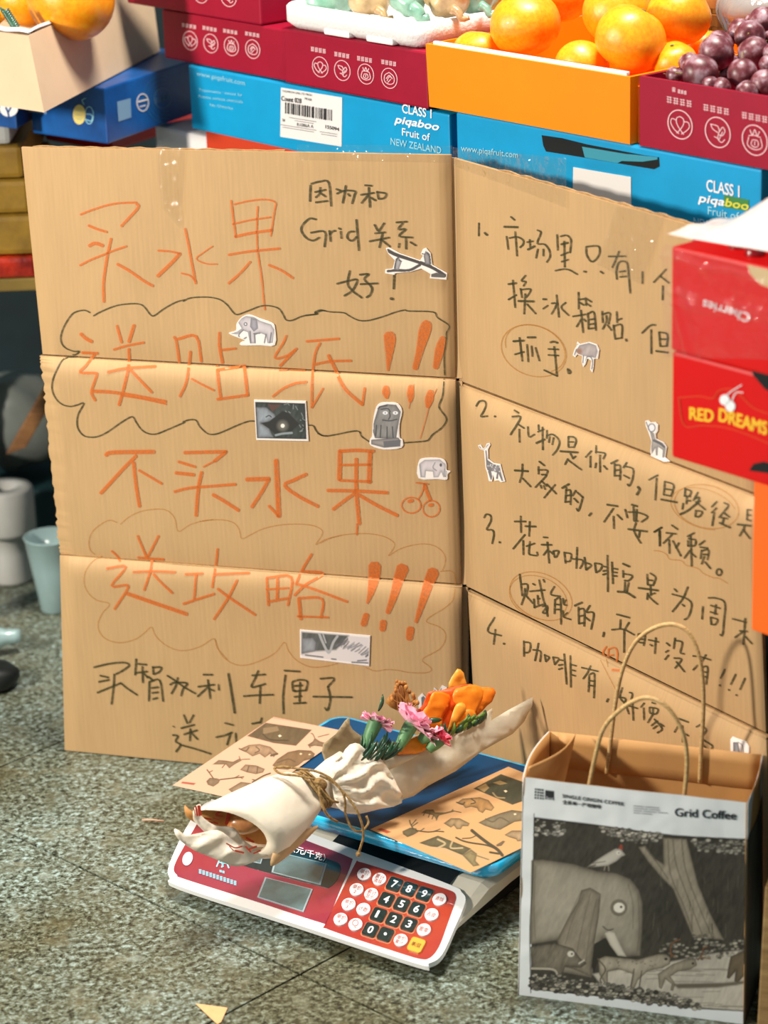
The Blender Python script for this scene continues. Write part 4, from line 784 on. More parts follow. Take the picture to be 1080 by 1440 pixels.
for k, (x, y, r, d, lab) in enumerate(o2):
    p = at_dist(x, y, (3.72, 3.80, 3.66)[k]); place(PO, p, r / F_PX * np.linalg.norm(p - CAM), (random.uniform(-.9, .2), .3, k), lab, 'orange', 'oranges in the beige box', False)
M_leaf = mat('dark_leaf', (20, 52, 40), .35, rgb2=(60, 110, 84), scale=60, coat=.3)
p0 = at_dist(6, 30, 3.63); V = []; F = []
parts = []
for k in range(9):
    a = at_dist(2 + k * 1.8, 14 + k * 2.8, 3.64); parts.append(tube([a, a + (.006, 0, -.004), a + (.011, 0, .002)], [.003, .005, .001], 6))
for k, (v, f) in enumerate(parts): V.append(v)
lf = thing('leafy_sprig', 'dark green curled leaves at the left edge of the beige box', 'leaf', p0)
for v, f in parts: obj('leaflet', v, f, M_leaf, lf, True)
v, f = tube([at_dist(0, 10, 3.645), at_dist(18, 40, 3.645), at_dist(-3, 37, 3.645)], .002, 6); obj('stem', v, f, M_leaf, lf, True)

# --- deep blue cartons
zb2, zt2 = .83, .913
def corner_box(name, label, c0, cr, cl_, zb, zt, m, cat='box', part='carton_body', bev=.003):
    a, b_, c_ = zpt(*c0, zb), zpt(*cr, zb), zpt(*cl_, zb); d_ = b_ + c_ - a; t = thing(name, label, cat, a)
    V, F = hexa([a, b_, d_, c_, a + Zv * (zt - zb), b_ + Zv * (zt - zb), d_ + Zv * (zt - zb), c_ + Zv * (zt - zb)], bev); obj(part, V, F, m, t)
    return t, Surf(a, b_ - a, Zv), Surf(a, c_ - a, Zv)
bx, sr, sl_ = corner_box('fruit_carton', 'deep blue printed carton under the beige box', (152, 203), (300, 150), (46, 187), zb2, zt2, M_blue)
polymesh('code_panel', sr, [(164, 143), (183, 138), (184, 165), (166, 171)], mat('pale_blue_panel', (120, 160, 190), .5), bx, .0008, label='pale square panel')
strokes('round_logo', sr, [ell(200, 144, 8, 12, w=1.6)] + [[(194, 143, 2.5), (206, 140, 2.5)], [(196, 150, 1.6), (204, 148, 1.6)]], M_lab, bx, .0009)
strokes('small_print', sr, glyphrow(216, 139, 4, 24, 7, -.3) + [ell(228, 138, 12, 14, w=.8)], mat('mid_blue_ink', (96, 146, 184), .6), bx, .0009)
strokes('shell_print', sr, [[(p[0], p[1], 1.5) for p in ell(232, 140, 30 - 5 * k, 34 - 6 * k, -25, 100, 300)] for k in range(4)], mat('blue_ink', (30, 104, 160), .5), bx, .0006)
polymesh('yellow_logo', sl_, [(p[0], p[1]) for p in ell(112, 161, 9, 14, n=20)[:-1]], mat('pale_yellow_ink', (226, 206, 120), .5), bx, .0009, label='pale yellow oval logo')
strokes('logo_lines', sl_, [[(108, 155, 1), (116, 156, 1)], [(108, 161, 1), (116, 162, 1)], [(109, 167, 1), (116, 168, 1)], ell(126, 162, 6, 12, w=1), [(119, 147, 1), (116, 141, 1), (121, 138, 1)], [(122, 160, 1.2), (130, 162, 1.2), (129, 170, 1.2), (122, 168, 1.2)]], M_cyink, bx, .0009)
polymesh('faint_label', sl_, [(40, 152), (66, 156), (66, 160), (40, 157)], mat('sky_ink', (120, 150, 180), .6), bx, .0008)
bx2, sr2, sl2 = corner_box('fruit_carton', 'second blue carton with a white round logo at the left edge', (24, 182), (60, 160), (-80, 168), .846, .913, M_blue)
polymesh('white_logo', sl2, [(p[0], p[1]) for p in ell(13, 152, 13, 12, n=20)[:-1]], M_lab, bx2, .0009, label='white round logo'); strokes('logo_mark', sl2, [[(9, 151, 2.4), (12, 158, 2.4), (13, 164, 2.4)], [(16, 151, 2.4), (12, 158, 2.4)]], M_blue, bx2, .0013)
M_redc = mat('red_carton', (196, 22, 14), .45, noise=.1, scale=10)
rx_, _, _ = corner_box('fruit_carton', 'flat red carton just under the blue carton, behind the sign', (158, 214), (290, 168), (64, 197), .765, .829, M_redc)
V, F = box(bpt(-.50, .611, .26), bu * .30, bb * .34, Zv * .153, .004); obj('foam_box', V, F, M_foam, None, False, 'grey-white foam box hidden under the red carton', 'box')
p = zpt(230, 200, .78); V, F = box(bpt(-.36, .611, .035), bu * .145, bb * .21, Zv * .212, .006)
obj('foam_box', V, F, M_foam, None, False, 'grey-white foam box peeking out above the top left of the sign', 'box')
# --- yellow sacks and red packet on the left end of the table
M_ochre = mat('ochre_carton', (158, 122, 30), .6, rgb2=(118, 88, 18), scale=12, bump=.3)
yy = 3.86
tl2 = thing('side_shelf', 'low dark shelf at the left edge behind the sign', 'shelf', at_dist(-30, 395, 3.9) * [1, 1, 0])
zs = at_dist(20, 392, 3.8)[2]
a = at_dist(-150, 392, 3.8); V, F = box((a[0], 3.80, zs - .02), (-.44 - a[0], 0, 0), (0, .5, 0), (0, 0, .02), .003); obj('shelf_board', V, F, mat('yellowed_board', (128, 104, 40), .7, noise=.2, scale=20), tl2)
for lx in (a[0] + .02, -.475):
    for ly in (3.90, 4.24):
        V, F = box((lx, ly, 0), (.03, 0, 0), (0, .03, 0), (0, 0, zs - .02), .002); obj('leg', V, F, M_wood, tl2)
zz = zs + .0005
for k, (h, lab, m, x1) in enumerate(((.034, 'red plastic packet at the bottom of the pile on the left shelf', mat('red_packet', (216, 50, 14), .35, rgb2=(120, 20, 8), scale=20, bump=.5, coat=.3), -.515),
        (.062, 'ochre yellow folded carton, lowest of three on the left shelf', M_ochre, -.512), (.052, 'ochre yellow folded carton, middle of three on the left shelf', M_ochre, -.52), (.05, 'ochre yellow folded carton, topmost of three on the left shelf', M_ochre, -.528), (.044, 'grey-white plastic crate on the ochre cartons at the left edge', mat('grey_plastic', (168, 170, 166), .5), -.545))):
    V, F = box((-.82, 3.80 + .01 * k, zz), (x1 + .82, 0, 0), (0, .3, 0), (0, 0, h - .001), .008); V = V + np.stack([0 * V[:, 0], 0 * V[:, 0], np.zeros(len(V))], 1)
    obj('packet' if k == 0 else ('folded_carton' if k < 4 else 'plastic_crate'), V, F, m, None, False, lab, 'packet' if k == 0 else ('box' if k < 4 else 'crate')); zz += h
V, F = box((-1.1, 4.8, 0), (.9, 0, 0), (0, .05, 0), (0, 0, .9), .01); obj('back_panel', V, F, M_dark, None, False, 'dark panel at the back behind the left shelf', 'panel')
# things under the shelf
q = at_dist(30, 700, 3.95); M_roll = mat('pale_plastic', (190, 190, 184), .4, noise=.1, scale=20)
def roll(px, py, Y, r, h, name, lab, m=M_roll, hole=True, rx=None):
    p = at_dist(px, py, Y); n = 28; rg = []
    prof_ = [(r * .96, 0), (r, .004), (r, h - .004), (r * .96, h), (r * .45, h), (r * .42, h - .02), (0.001, h - .02)] if hole else [(r * .8, 0), (r * .82, .004), (r, h)]
    rg = [[(p[0] + a * cos(2 * pi * k / n), p[1] + a * sin(2 * pi * k / n), p[2] + b_) for k in range(n)] for a, b_ in prof_]
    V, F = loft(rg); return obj(name, V, F, m, None, True, lab, 'roll')
fz = at_floor(14, 822)
def stand(px, base_px, name, lab, prof_, m, cat, part=None):
    p = at_floor(*base_px); n = 30; rg = [[(p[0] + a * cos(2 * pi * k / n), p[1] + a * sin(2 * pi * k / n), .0005 + b_) for k in range(n)] for a, b_ in prof_]
    V, F = loft(rg); return obj(name, V, F, m, None, True, lab, cat)
o = stand(0, (18, 815), 'tape_roll', 'white plastic roll on a narrower white foot, on the floor at the left edge', [(.034, 0), (.036, .006), (.028, .05), (.022, .088), (.046, .090), (.048, .096), (.048, .165), (.045, .170), (.022, .170), (.02, .150), (.001, .150)], M_roll, 'roll')
o = stand(0, (-30, 792), 'paper_roll', 'second white roll behind the first at the left edge', [(.046, 0), (.048, .005), (.048, .195), (.045, .200), (.02, .200), (.018, .18), (.001, .18)], M_roll, 'roll')
M_cup = mat('cloudy_plastic', (168, 196, 196), .2, alpha=.75, coat=.4)
o = stand(0, (78, 858), 'plastic_cup', 'cloudy plastic cup on the floor beside the left edge of the sign', [(.022, 0), (.024, .004), (.034, .075), (.042, .13), (.044, .132), (.042, .133), (.032, .075), (.021, .008), (.001, .007)], M_cup, 'cup')
a = at_dist(8, 640, 4.1); b_ = at_dist(58, 552, 4.1); dv = b_ - a
V, F = box(a, dv * 1.15, (0, .03, 0), (.035, 0, .012), .002); V[:, 2] = V[:, 2]; lo = V[:, 2].min(); V[:, 2] += 0
wp = obj('wooden_plank', V, F, M_wood, None, False, 'short tilted wooden plank leaning in the dark under the left shelf', 'plank')
V, F = blob(1, .5, 28, 18, .9, 61); V = V * [.11, .06, .095] * (1 + .25 * (fbm(V[:, 0] * 3 + 4, V[:, 2] * 3 + V[:, 1] * 2, 3)[:, None] - .5)); pb = at_dist(12, 590, 4.34)
V2, F2 = box((pb[0] - .3, 4.24, 0), (.42, 0, 0), (0, .22, 0), (0, 0, pb[2] - .1), .006); obj('storage_crate', V2, F2, mat('teal_crate', (16, 58, 62), .6, noise=.3, scale=12), None, False, 'dark teal crate on the floor under the left shelf', 'crate')
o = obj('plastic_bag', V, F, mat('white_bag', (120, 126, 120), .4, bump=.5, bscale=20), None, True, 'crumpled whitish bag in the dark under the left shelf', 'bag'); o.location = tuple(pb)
M_blackb = mat('black_rubber', (16, 20, 18), .5); V, F = blob(.045, .3, 22, 14, .5, 71); o = obj('dark_fruit', V, F, M_blackb, None, True, 'small dark round lump on the floor at the left edge', 'lump'); q = at_floor(0, 965); o.location = (q[0] - .012, q[1], .02)
# clear plastic bottle lying on the floor at the left edge
q = at_floor(10, 930); V, F = loft([[(q[0] - .2 + t * .22, q[1] + .03 * t + r_ * cos(a), .031 + r_ * sin(a)) for a in np.linspace(0, 2 * pi, 21)[:-1]] for t, r_ in ((0, .03), (.6, .03), (.75, .027), (.9, .012), (.96, .012), (1, .011))])
obj('plastic_bottle', V, F, M_cup, None, True, 'cloudy bottle lying on the floor at the left edge', 'bottle')

# --- red cherry boxes at the right
RY = 2.66; M_red = mat('red_gloss_carton', (212, 2, 4), .4, noise=.06, scale=8, spec=.3)
rc = at_dist(944, 643, RY); rs = vsurf(rc, BD); zlo = rc[2]; zmid = at_dist(945, 492, RY)[2]; ztop = at_dist(947, 345, RY)[2]
def rbox(lab, z0, z1, off=0.0):
    O = np.array([rc[0], rc[1], z0]) + bb * off; t = thing('cherry_box', lab, 'box', O); V, F = box(O, bu * .34, bb * .26, Zv * (z1 - z0), .004); obj('carton_body', V, F, M_red, t); return t
lo = rbox('glossy red cherry box with yellow RED DREAMS lettering, lower of two', zlo, zmid - .001); up = rbox('glossy red cherry box with upside-down lettering under clear film, upper of two', zmid, ztop, -.002)
us = vsurf(np.array([rc[0], rc[1], 0]) - bb * .002, BD)
M_ylw = mat('golden_ink', (255, 196, 40), .5); M_dor = mat('dark_orange_ink', (214, 66, 10), .5)
for i, (a, b_, s_, h) in enumerate((((970, 589), (1003, 593), 'RED', 18), ((1011, 591), (1078, 611), 'DREAMS', 19))): text(rs, s_, a, b_, (1, -h) if i else (0, -h), M_ylw, lo, bold=1.6)
strokes('banner_outline', rs, [[(955, 559, 1.3), (985, 557, 1.3), (1003, 560, 1.3), (1012, 549, 1.3), (1030, 547, 1.3), (1042, 556, 1.3), (1060, 573, 1.3), (1082, 582, 1.3)], [(955, 559, 1.3), (963, 598, 1.3), (990, 598, 1.3), (1030, 603, 1.3), (1082, 623, 1.3)]], M_dor, lo, .0009)
for cx, cy in ((1020, 562), (1028, 571)): polymesh('cherry_emblem', rs, [(p[0], p[1]) for p in ell(cx, cy, 7, 7.5, n=16)[:-1]], M_white, lo, .0013)
strokes('cherry_stalks', rs, [[(1022, 556, 1.6), (1031, 549, 1.3), (1044, 541, 1.2)], [(1030, 564, 1.6), (1036, 552, 1.3), (1046, 552, 1.2)]], M_white, lo, .0013)
polymesh('handle_hole', rs, [(1050, 504), (1066, 499), (1100, 506), (1100, 560), (1076, 547), (1060, 528)], M_void, lo, .0006, label='dark handle hole'); polymesh('notch', rs, [(1054, 661), (1060, 652), (1074, 649), (1100, 655), (1100, 668), (1056, 662)], M_void, lo, .0006)
text(us, 'Cherries', (1056, 441), (990, 421), (0, 14), M_white, up, bold=.6, skew=.2); text(us, '°C', (1001, 384), (983, 378), (0, 6), M_dor, up, name='small_print')
polymesh('handle_hole', us, [(1051, 372), (1100, 384), (1100, 412), (1070, 400), (1056, 386)], mat('cream_card', (206, 190, 140), .6), up, .0006, label='cream handle hole')
# loose film: over the front of the upper box and heaped on top
M_film = film_mat('cling_film', (254, 246, 246), .025, .07, .7, 22, .035); M_film2 = film_mat('heaped_film', (250, 226, 220), .66, .12, 1.0, 14)
P = grid_px([(941, 342), (1110, 386), (1110, 505), (939, 500)], 80, 70); Q = us.pts(P.reshape(-1, 2), 0); u_, v_ = us.uv(Q); tt_ = np.repeat(np.linspace(0, 1, 70), 80); ss_ = np.tile(np.linspace(0, 1, 80), 70); rd = lambda c0, k0: .005 * np.exp(-((tt_ - c0 - k0 * ss_ + .02 * np.sin(ss_ * 14)) / .018) ** 2); Q = Q + us.n * (.003 + .006 * fbm(u_ * 30 + 3, v_ * 12, 3) + rd(.42, .04) + rd(.52, .02) + rd(.1, .02) + .006 * np.exp(-((ss_ - .05 - .25 * (tt_ - .3)) / .025) ** 2))[:, None]
film = obj('film_wrap', Q, gridF(80, 70), M_film, up, True)
cherry_m = mat('cherry_skin', (150, 10, 16), .15, coat=.6, rgb2=(96, 4, 10), scale=10)
for k, (cx, cy, r, d) in enumerate(((1062, 356, 15, .03), (1036, 352, 13, .04), (1010, 344, 13, .05), (1085, 340, 15, .06), (1050, 330, 14, .08), (985, 340, 12, .05), (1075, 318, 15, .1))):
    p = us.hit([(cx, cy)], -d)[0]; rr = r / F_PX * np.linalg.norm(p - CAM); V, F = blob(rr, .08, 18, 12, .95, 80 + k); o = obj('cherry', V, F, cherry_m, None, True, 'dark red cherry under the film, ' + ('nearest the right edge, low', 'second from the right in front', 'in the middle in front', 'at the right edge, behind', 'in the middle, behind', 'leftmost of all', 'furthest back and highest')[k], 'cherry', 'cherries under the film'); o.location = tuple(p)
n1, n2 = 30, 22; V = []
O = np.array([rc[0], rc[1], ztop]) - bb * .004 - bu * .004
for j in range(n2):
    for i in range(n1):
        a, b_ = i / (n1 - 1), j / (n2 - 1); h = .012 + .115 * (1 - exp(-(a / .42) ** 1.6)) * min(1, b_ * 3 + .05) ** .8 * (1 - max(0, b_ - .8) * 3) + .02 * (fbm(a * 9, b_ * 7) - .5) * min(1, 6 * b_ + .15)
        V.append(O + bu * (a * .33) + bb * (b_ * .25) + Zv * h)
obj('heaped_film', V, gridF(n1, n2), M_film2, up, True, label='pinkish white crumpled film heaped over the fruit')
# --- orange carton and dark crate below the cherry boxes
oc_ = at_dist(1060, 661, 2.60); O = np.array([oc_[0], oc_[1], 0]); zq = at_dist(1050, 886, 2.60)[2]
oc = thing('orange_carton', 'plain vivid orange carton at the right edge under the cherry boxes', 'box', O + Zv * zq); V, F = box(O + Zv * zq, bu * .24, bb * .2, Zv * (zlo - .0015 - zq), .003); obj('carton_body', V, F, mat('vivid_orange_carton', (255, 104, 0), .5), oc)
O2 = O + bu * .028 + bb * .055; V, F = box(O2 + Zv * .0, bu * .22, bb * .18, Zv * (zq - .001), .004); dk = obj('dark_crate', V, F, mat('dark_green_crate', (22, 40, 30), .6, noise=.3, scale=14), None, False, 'dark green crate at the right edge under the orange carton', 'crate')
pw = at_floor(1064, 1452); V, F = box((pw[0], pw[1], 0), (.06, -.02, 0), (.01, .03, 0), (.006, 0, .19), .002); obj('wooden_post', V, F, mat('pale_wood', (176, 142, 92), .6, rgb2=(132, 100, 58), scale=12, stretch=(1, 1, 6)), None, False, 'pale wooden post standing at the lower right corner', 'post')

# ============================================================ WEIGHING SCALE
sO = np.array([-.294, 2.965, 0]); ex = np.array([.803, -.596, 0]); ex /= np.linalg.norm(ex); ey = np.array([-ex[1], ex[0], 0])
def sl(x, y, z_): return sO + ex * x + ey * y + Zv * z_
scale = thing('weighing_scale', 'red-faced electronic price scale with keypad and blue pan, standing on the floor', 'scale', sl(.2, .15, 0))
M_shell = mat('ivory_shell', (206, 198, 180), .42, noise=.08, scale=20); M_rim = mat('white_rim', (236, 236, 234), .3, coat=.3); M_base = mat('black_plastic', (16, 20, 22), .5)
M_red2 = mat('scale_red_glare', (150, 40, 46), .28, coat=.8, rgb2=(140, 50, 74), scale=5); M_kr = mat('keypad_orange_red', (172, 60, 30), .3, coat=.8, rgb2=(156, 44, 48), scale=7)  # magenta second tone paints the bluish glare into the display panel's red
def xprof(prof_, xs):
    rg = []
    for x, k in xs: rg.append([sl(x, .15 + (y - .15) * (1 if k == 1 else .985), .035 + (z_ - .035) * k) for y, z_ in prof_])
    return loft(rg)
prof_ = [(.006, .0145), (-.001, .0175), (.0, .020), (.125, .0525), (.150, .062), (.30, .064), (.315, .055), (.315, .050), (.20, .046), (.08, .034)]
V, F = xprof(prof_, [(.006, .8), (.014, 1), (.386, 1), (.398, .8)]); obj('body_shell', V, F, M_shell, scale, False)
V, F = box(sl(.03, .16, .006), ex * .345, ey * .145, Zv * .042, .004); obj('base', V, F, M_base, scale)
for a, b_ in ((.05, .055), (.35, .055), (.05, .29), (.35, .29)):
    V, F = tube([sl(a, b_, 0), sl(a, b_, .010)], .012, 12); obj('foot', V, F, M_base, scale)
fp = sl(0, 0, .0215); FS = Surf(fp, ex, ey * .125 + Zv * .0325)
rim = catmull([(238, 1222), (240, 1238), (254, 1250), (420, 1304), (585, 1358), (604, 1358), (622, 1346), (640, 1308), (655, 1272), (650, 1258), (630, 1246), (500, 1198), (320, 1134), (296, 1130), (276, 1146), (254, 1184)], 5, True)[:, :2]
polymesh('face_rim', FS, rim, M_rim, scale, .004, .007)
rp = catmull([(246, 1222), (250, 1234), (262, 1240), (360, 1271), (452, 1301), (461, 1299), (478, 1258), (495, 1217), (489, 1208), (430, 1185), (330, 1146), (300, 1142), (284, 1154), (262, 1190)], 5, True)[:, :2]
polymesh('display_panel', FS, rp, M_red2, scale, .0046, .001)
Zk = (450, 1190, 5.1429)
kp = catmull(z('285,132 400,165 700,262 935,335 985,375 975,440 920,600 865,745 800,825 720,832 500,765 250,685 45,612 38,590 150,365 262,140', *Zk), 4, True)[:, :2]
polymesh('keypad_panel', FS, kp, M_kr, scale, .0046, .001)
polymesh('window_frame', FS, catmull([(384, 1186), (462, 1212), (480, 1222), (476, 1240), (464, 1252), (450, 1250), (352, 1224), (330, 1212), (344, 1190)], 4, True)[:, :2], mat('dark_window', (22, 44, 48), .2, coat=.6), scale, .0050, .001)
M_lcd = mat('lcd_glass', (92, 122, 128), .12, coat=1.0, rgb2=(74, 98, 100), scale=30); M_lcdf = mat('lcd_frame', (150, 168, 172), .3)
for q in ([(390, 1202), (461, 1219), (452, 1249), (383, 1231)], [(374, 1238), (441, 1255), (428, 1287), (363, 1266)], [(336, 1192), (374, 1200), (368, 1219), (326, 1210)]):
    c_ = np.mean(q, 0); o = polymesh('display', FS, q, M_lcdf, scale, .0056, .0012); polymesh('display_glass', FS, [tuple(c_ + (np.array(a) - c_) * .93) for a in q], M_lcd, o, .0060, .0008)
text(FS, '单价（元/千克）', (383, 1193), (458, 1216), (1, -8), M_white, scale, off=.0062, bold=.3)
strokes('maker_mark', FS, [[(306, 1223, 2), (311, 1213, 2), (315, 1223, 2)], [(313, 1224, 2), (318, 1214, 2), (323, 1225, 2)], [(309, 1217, 1.4), (320, 1219, 1.4)]], M_cyink, scale, .0055); strokes('small_print', FS, glyphrow(281, 1227, 11, 54, 6, .33) + glyphrow(310, 1228, 2, 8, 3, .3), M_cyink, scale, .0055)
polymesh('oval_badge', FS, [(p[0], p[1]) for p in ell(265, 1212, 7, 10, 20, n=20)[:-1]], mat('oval_badge', (190, 196, 210), .3), scale, .0055)
M_keyw = mat('white_key', (228, 226, 226), .4); M_keyb = mat('dark_key', (20, 40, 40), .25, coat=.6); M_keyy = mat('yellow_key', (230, 166, 60), .35); M_kt = mat('key_red_ink', (176, 92, 84), .6); M_ring = mat('key_outline', (200, 120, 84), .4)
ku = np.array([108, 35.5]) / 5.1429; kv = np.array([-57, 108]) / 5.1429; kuh = ku / np.linalg.norm(ku); kvh = kv / np.linalg.norm(kv)
def rsq(c, h, r=.35, n=4):
    o = []
    for sx, sy, a0 in ((1, -1, -90), (1, 1, 0), (-1, 1, 90), (-1, -1, 180)):
        for k in range(n + 1):
            t = radians(a0 + 90 * k / n); a = sx * (1 - r) + r * cos(t); b_ = sy * (1 - r) + r * sin(t); o.append(tuple(c + kuh * h * a + kvh * h * b_))
    return o
def key(x, y, kind, s_='', s2=''):
    c = np.array([Zk[0] + x / Zk[2], Zk[1] + y / Zk[2]])
    if kind == 'w':
        o = polymesh('key', FS, [tuple(c + kuh * 9.2 * cos(t) + kvh * 9.0 * sin(t)) for t in np.linspace(0, 2 * pi, 25)[:-1]], M_keyw, scale, .0068, .0022)
    else:
        polymesh('key_outline', FS, rsq(c, 11.2), M_ring, scale, .0050, .0008) if kind != 'y' else None
        o = polymesh('key', FS, rsq(c, 9.6 if kind != 'y' else 10), M_keyb if kind == 'b' else M_keyy, scale, .0068, .0022)
    if kind == 'b':
        if s_ == '.': polymesh('numeral', FS, [(p[0], p[1]) for p in ell(c[0], c[1], 2.2, 2.2, n=12)[:-1]], M_white, o, .0072)
        else: text(FS, s_, c - kuh * 3.2 + kvh * 5.5, c + kuh * (3.2 if s_ != '1' else -.4) + kvh * 5.5, tuple(-kvh * 11), M_white, o, off=.0072, bold=.8, name='numeral')
    elif s_ == 'bulb': strokes('bulb_icon', FS, [[(p[0], p[1], 1) for p in ell(c[0], c[1] - 1.5, 4, 4)], [(c[0] - 1.5, c[1] + 4, 1), (c[0] + 1.5, c[1] + 5, 1)]], M_kt, o, .0072)
    else:
        m = M_kt if kind == 'w' else M_base
        text(FS, s_, c - kuh * 6.5 + kvh * (.0 if s2 else 3), c + kuh * 6.5 + kvh * (.0 if s2 else 3), tuple(-kvh * 5.5), m, o, off=.0072, name='key_print')
        if s2: text(FS, s2, c - kuh * (6 if len(s2) > 1 else 1.5) + kvh * 6.5, c + kuh * (6 if len(s2) > 1 else 1.5) + kvh * 6.5, tuple(-kvh * 5), m, o, off=.0072, name='key_print')
for x, y, a, b_ in ((325, 230, '单价', '1'), (270, 340, '单价', '2'), (213, 447, '单价', '3'), (155, 555, '单价', '4'), (435, 265, '累计', '清除'), (377, 375, '累计', '显示'), (320, 483, '计数', ''), (870, 412, '清除', ''), (813, 522, '去皮', ''), (757, 632, '置零', ''), (590, 707, '单价', '累计')): key(x, y, 'w', a, b_)
key(263, 593, 'w', 'bulb')
for x, y, a in ((545, 302, '7'), (650, 337, '8'), (760, 372, '9'), (487, 412, '4'), (597, 447, '5'), (705, 482, '6'), (430, 522, '1'), (540, 557, '2'), (650, 592, '3'), (372, 632, '0'), (480, 665, '.')): key(x, y, 'b', a)
key(703, 742, 'y', '单/双', '')
# blue pan
pL, pB, pF, pR = at_floor(305, 1114, .1), at_floor(472, 1003, .1), at_floor(688, 1222, .1), at_floor(855, 1113, .1)
pc = (pL + pB + pF + pR) / 4; pa = (pF - pL + pR - pB) / 2; pb_ = (pB - pL + pR - pF) / 2; la, lb_ = np.linalg.norm(pa), np.linalg.norm(pb_); P0 = pc - pa / 2 - pb_ / 2
M_pan = mat('deep_blue_film', (0, 66, 108), .5, rgb2=(0, 54, 90), scale=5, spec=.25); M_lip = mat('bright_blue_film', (0, 158, 214), .16, coat=1.0, rgb2=(30, 190, 236), scale=24, stretch=(1, 1, 1), bump=.5, bscale=40)
def pr(z_, inset, r): return rrect(P0 * [1, 1, 0] + Zv * z_ + (pa / la + pb_ / lb_) * inset, pa * (1 - 2 * inset / la), pb_ * (1 - 2 * inset / lb_), r, 6)
V, F = loft([pr(.0865, .006, .02), pr(.088, .001, .024), pr(.1025, .0, .025), pr(.104, .002, .024), pr(.1035, .006, .02)], caps=(True, False)); obj('pan_lip', V, F, M_lip, scale, True)
V, F = loft([pr(.100, .003, .02), pr(.1037, .0055, .02)], caps=(True, True)); obj('pan', V, F, M_pan, scale)
for a in (.1, .32):
    V, F = tube([sl(a, .22, .06), sl(a, .22, .087)], .02, 14); obj('pan_support', V, F, M_base, scale)
V, F = box(sl(.16, .128, .0565), ex * .19, ey * .03 + Zv * .008, Zv * .002, .0005); obj('black_strip', V, F, M_base, scale)  # black strip on the shell below the pan's front edge

# ============================================================ STICKER SHEETS
M_sheet = print_mat('sheet_print', .55)
def sheet(name_label, T, L, B, z_, paint, base):
    S = flat(z_); pT, pL2, pB2 = [at_floor(*q, z_) for q in (T, L, B)]; pR2 = pT + pB2 - pL2; n1, n2 = 300, 190
    a, b_ = np.meshgrid(np.linspace(0, 1, n1), np.linspace(0, 1, n2)); Q = pL2 + a[..., None] * (pT - pL2) + b_[..., None] * (pB2 - pL2)
    D = Q.reshape(-1, 3) - CAM; zz_ = D @ _fwd; X = 540 + F_PX * (D @ _r) / zz_; Y = 720 - F_PX * (D @ _u) / zz_
    p = Pic(X.reshape(n2, n1), Y.reshape(n2, n1), base); paint(p); Q = Q.reshape(-1, 3)
    o = obj('sticker_sheet', Q, gridF(n1, n2), M_sheet, None, True, name_label, 'paper', vcol=p.C.reshape(-1, 3)); o.modifiers.new('t', 'SOLIDIFY').thickness = .0006
    return o
W1 = (520, 1060, 4.909); W0 = (230, 1000, 4.0)
def pr_(p, q, c, **k): p.poly(q, c, **k)
def sheetpaint(p, Z, items, dark, mid):
    for kind, b_, *k in items:
        q = z(b_, *Z)
        if kind == 'p': p.poly(q, k[0] if k else mid, edge=dark, ew=2.2, tex=.25, soft=1)
        elif kind == 'q': p.poly(q, k[0] if k else mid, soft=1)
        else: p.line(q, k[0] if k else 1.6, k[1] if len(k) > 1 else dark)
br, bd = (92, 84, 62), (66, 62, 46)
def sh_r(p):
    sheetpaint(p, W1, [('p', '715,240 905,140 1075,200 1075,320 985,352', (58, 60, 44)), ('q', '740,235 800,205 825,235 790,265', (150, 124, 80)), ('q', '850,200 900,185 950,205 900,215', (150, 124, 80)),
        ('q', '925,255 938,250 950,258 938,268', (240, 220, 180)), ('l', '850,270 880,300 930,305', 2, (150, 130, 90)),
        ('p', '600,340 640,310 700,305 760,300 820,320 860,370 840,395 800,385 780,410 750,395 740,375 700,365 660,375 640,350', (170, 128, 76)), ('l', '700,310 730,335 700,345', 1.6), ('l', '600,335 640,350 655,335', 1.8),
        ('p', '355,410 385,385 440,385 450,405 520,405 560,395 575,380 580,400 520,415 480,425 460,455 440,425 400,415 375,410', (130, 104, 60)), ('l', '580,395 630,405', 1.2), ('l', '385,400 370,425', 1.4), ('l', '415,410 405,438', 1.4), ('l', '440,425 430,450', 1.4), ('l', '470,430 460,458', 1.4),
        ('p', '510,480 560,445 620,445 690,480 680,500 640,500 630,520 600,520 580,495 560,510', (150, 126, 90)),
        ('p', '225,535 280,510 320,515 335,540 300,560 260,575 230,555', (110, 96, 66)), ('l', '300,520 280,480 275,460', 1.8), ('l', '290,490 320,455', 1.4), ('l', '295,500 330,475', 1.4), ('l', '320,530 400,540 460,535 510,538', 1.8), ('l', '440,537 485,520', 1.4), ('l', '350,532 375,515', 1.3),
        ('p', '750,475 820,440 900,410 980,388 1075,400 1075,460 1000,470 900,525 860,520 790,495', (120, 108, 84)), ('l', '800,450 850,470 900,440 960,470', 2, (90, 82, 62)), ('q', '993,415 1005,410 1012,418 1000,424', (220, 206, 170)),
        ('p', '930,560 980,530 1050,530 1060,600 1020,605 1010,590 960,575', (160, 136, 104)),
        ('l', '705,530 760,575 820,620 880,660 915,700', 4.6, bd), ('l', '595,578 640,600 700,615 800,630 860,650', 2.4, bd), ('l', '640,585 700,580 740,560', 1.6, bd), ('l', '830,680 890,690', 3, bd), ('p', '870,630 920,600 935,605 910,635 880,640', (130, 110, 84)),
        ('q', '340,615 470,565 880,720 715,778', (182, 150, 108)), ('p', '340,615 470,565 700,655 640,700 520,650 420,640', (92, 86, 60)), ('l', '470,590 520,620 470,650', 2.6, (170, 150, 112)), ('l', '570,605 560,650 640,650', 2.2, (170, 150, 112)), ('p', '640,700 700,660 740,690 730,740 760,770 715,778', (130, 116, 80)), ('l', '700,690 820,730', 1.6, (110, 96, 66)),
        ('q', '50,522 78,512 148,540 118,550', (160, 66, 40))], bd, br)
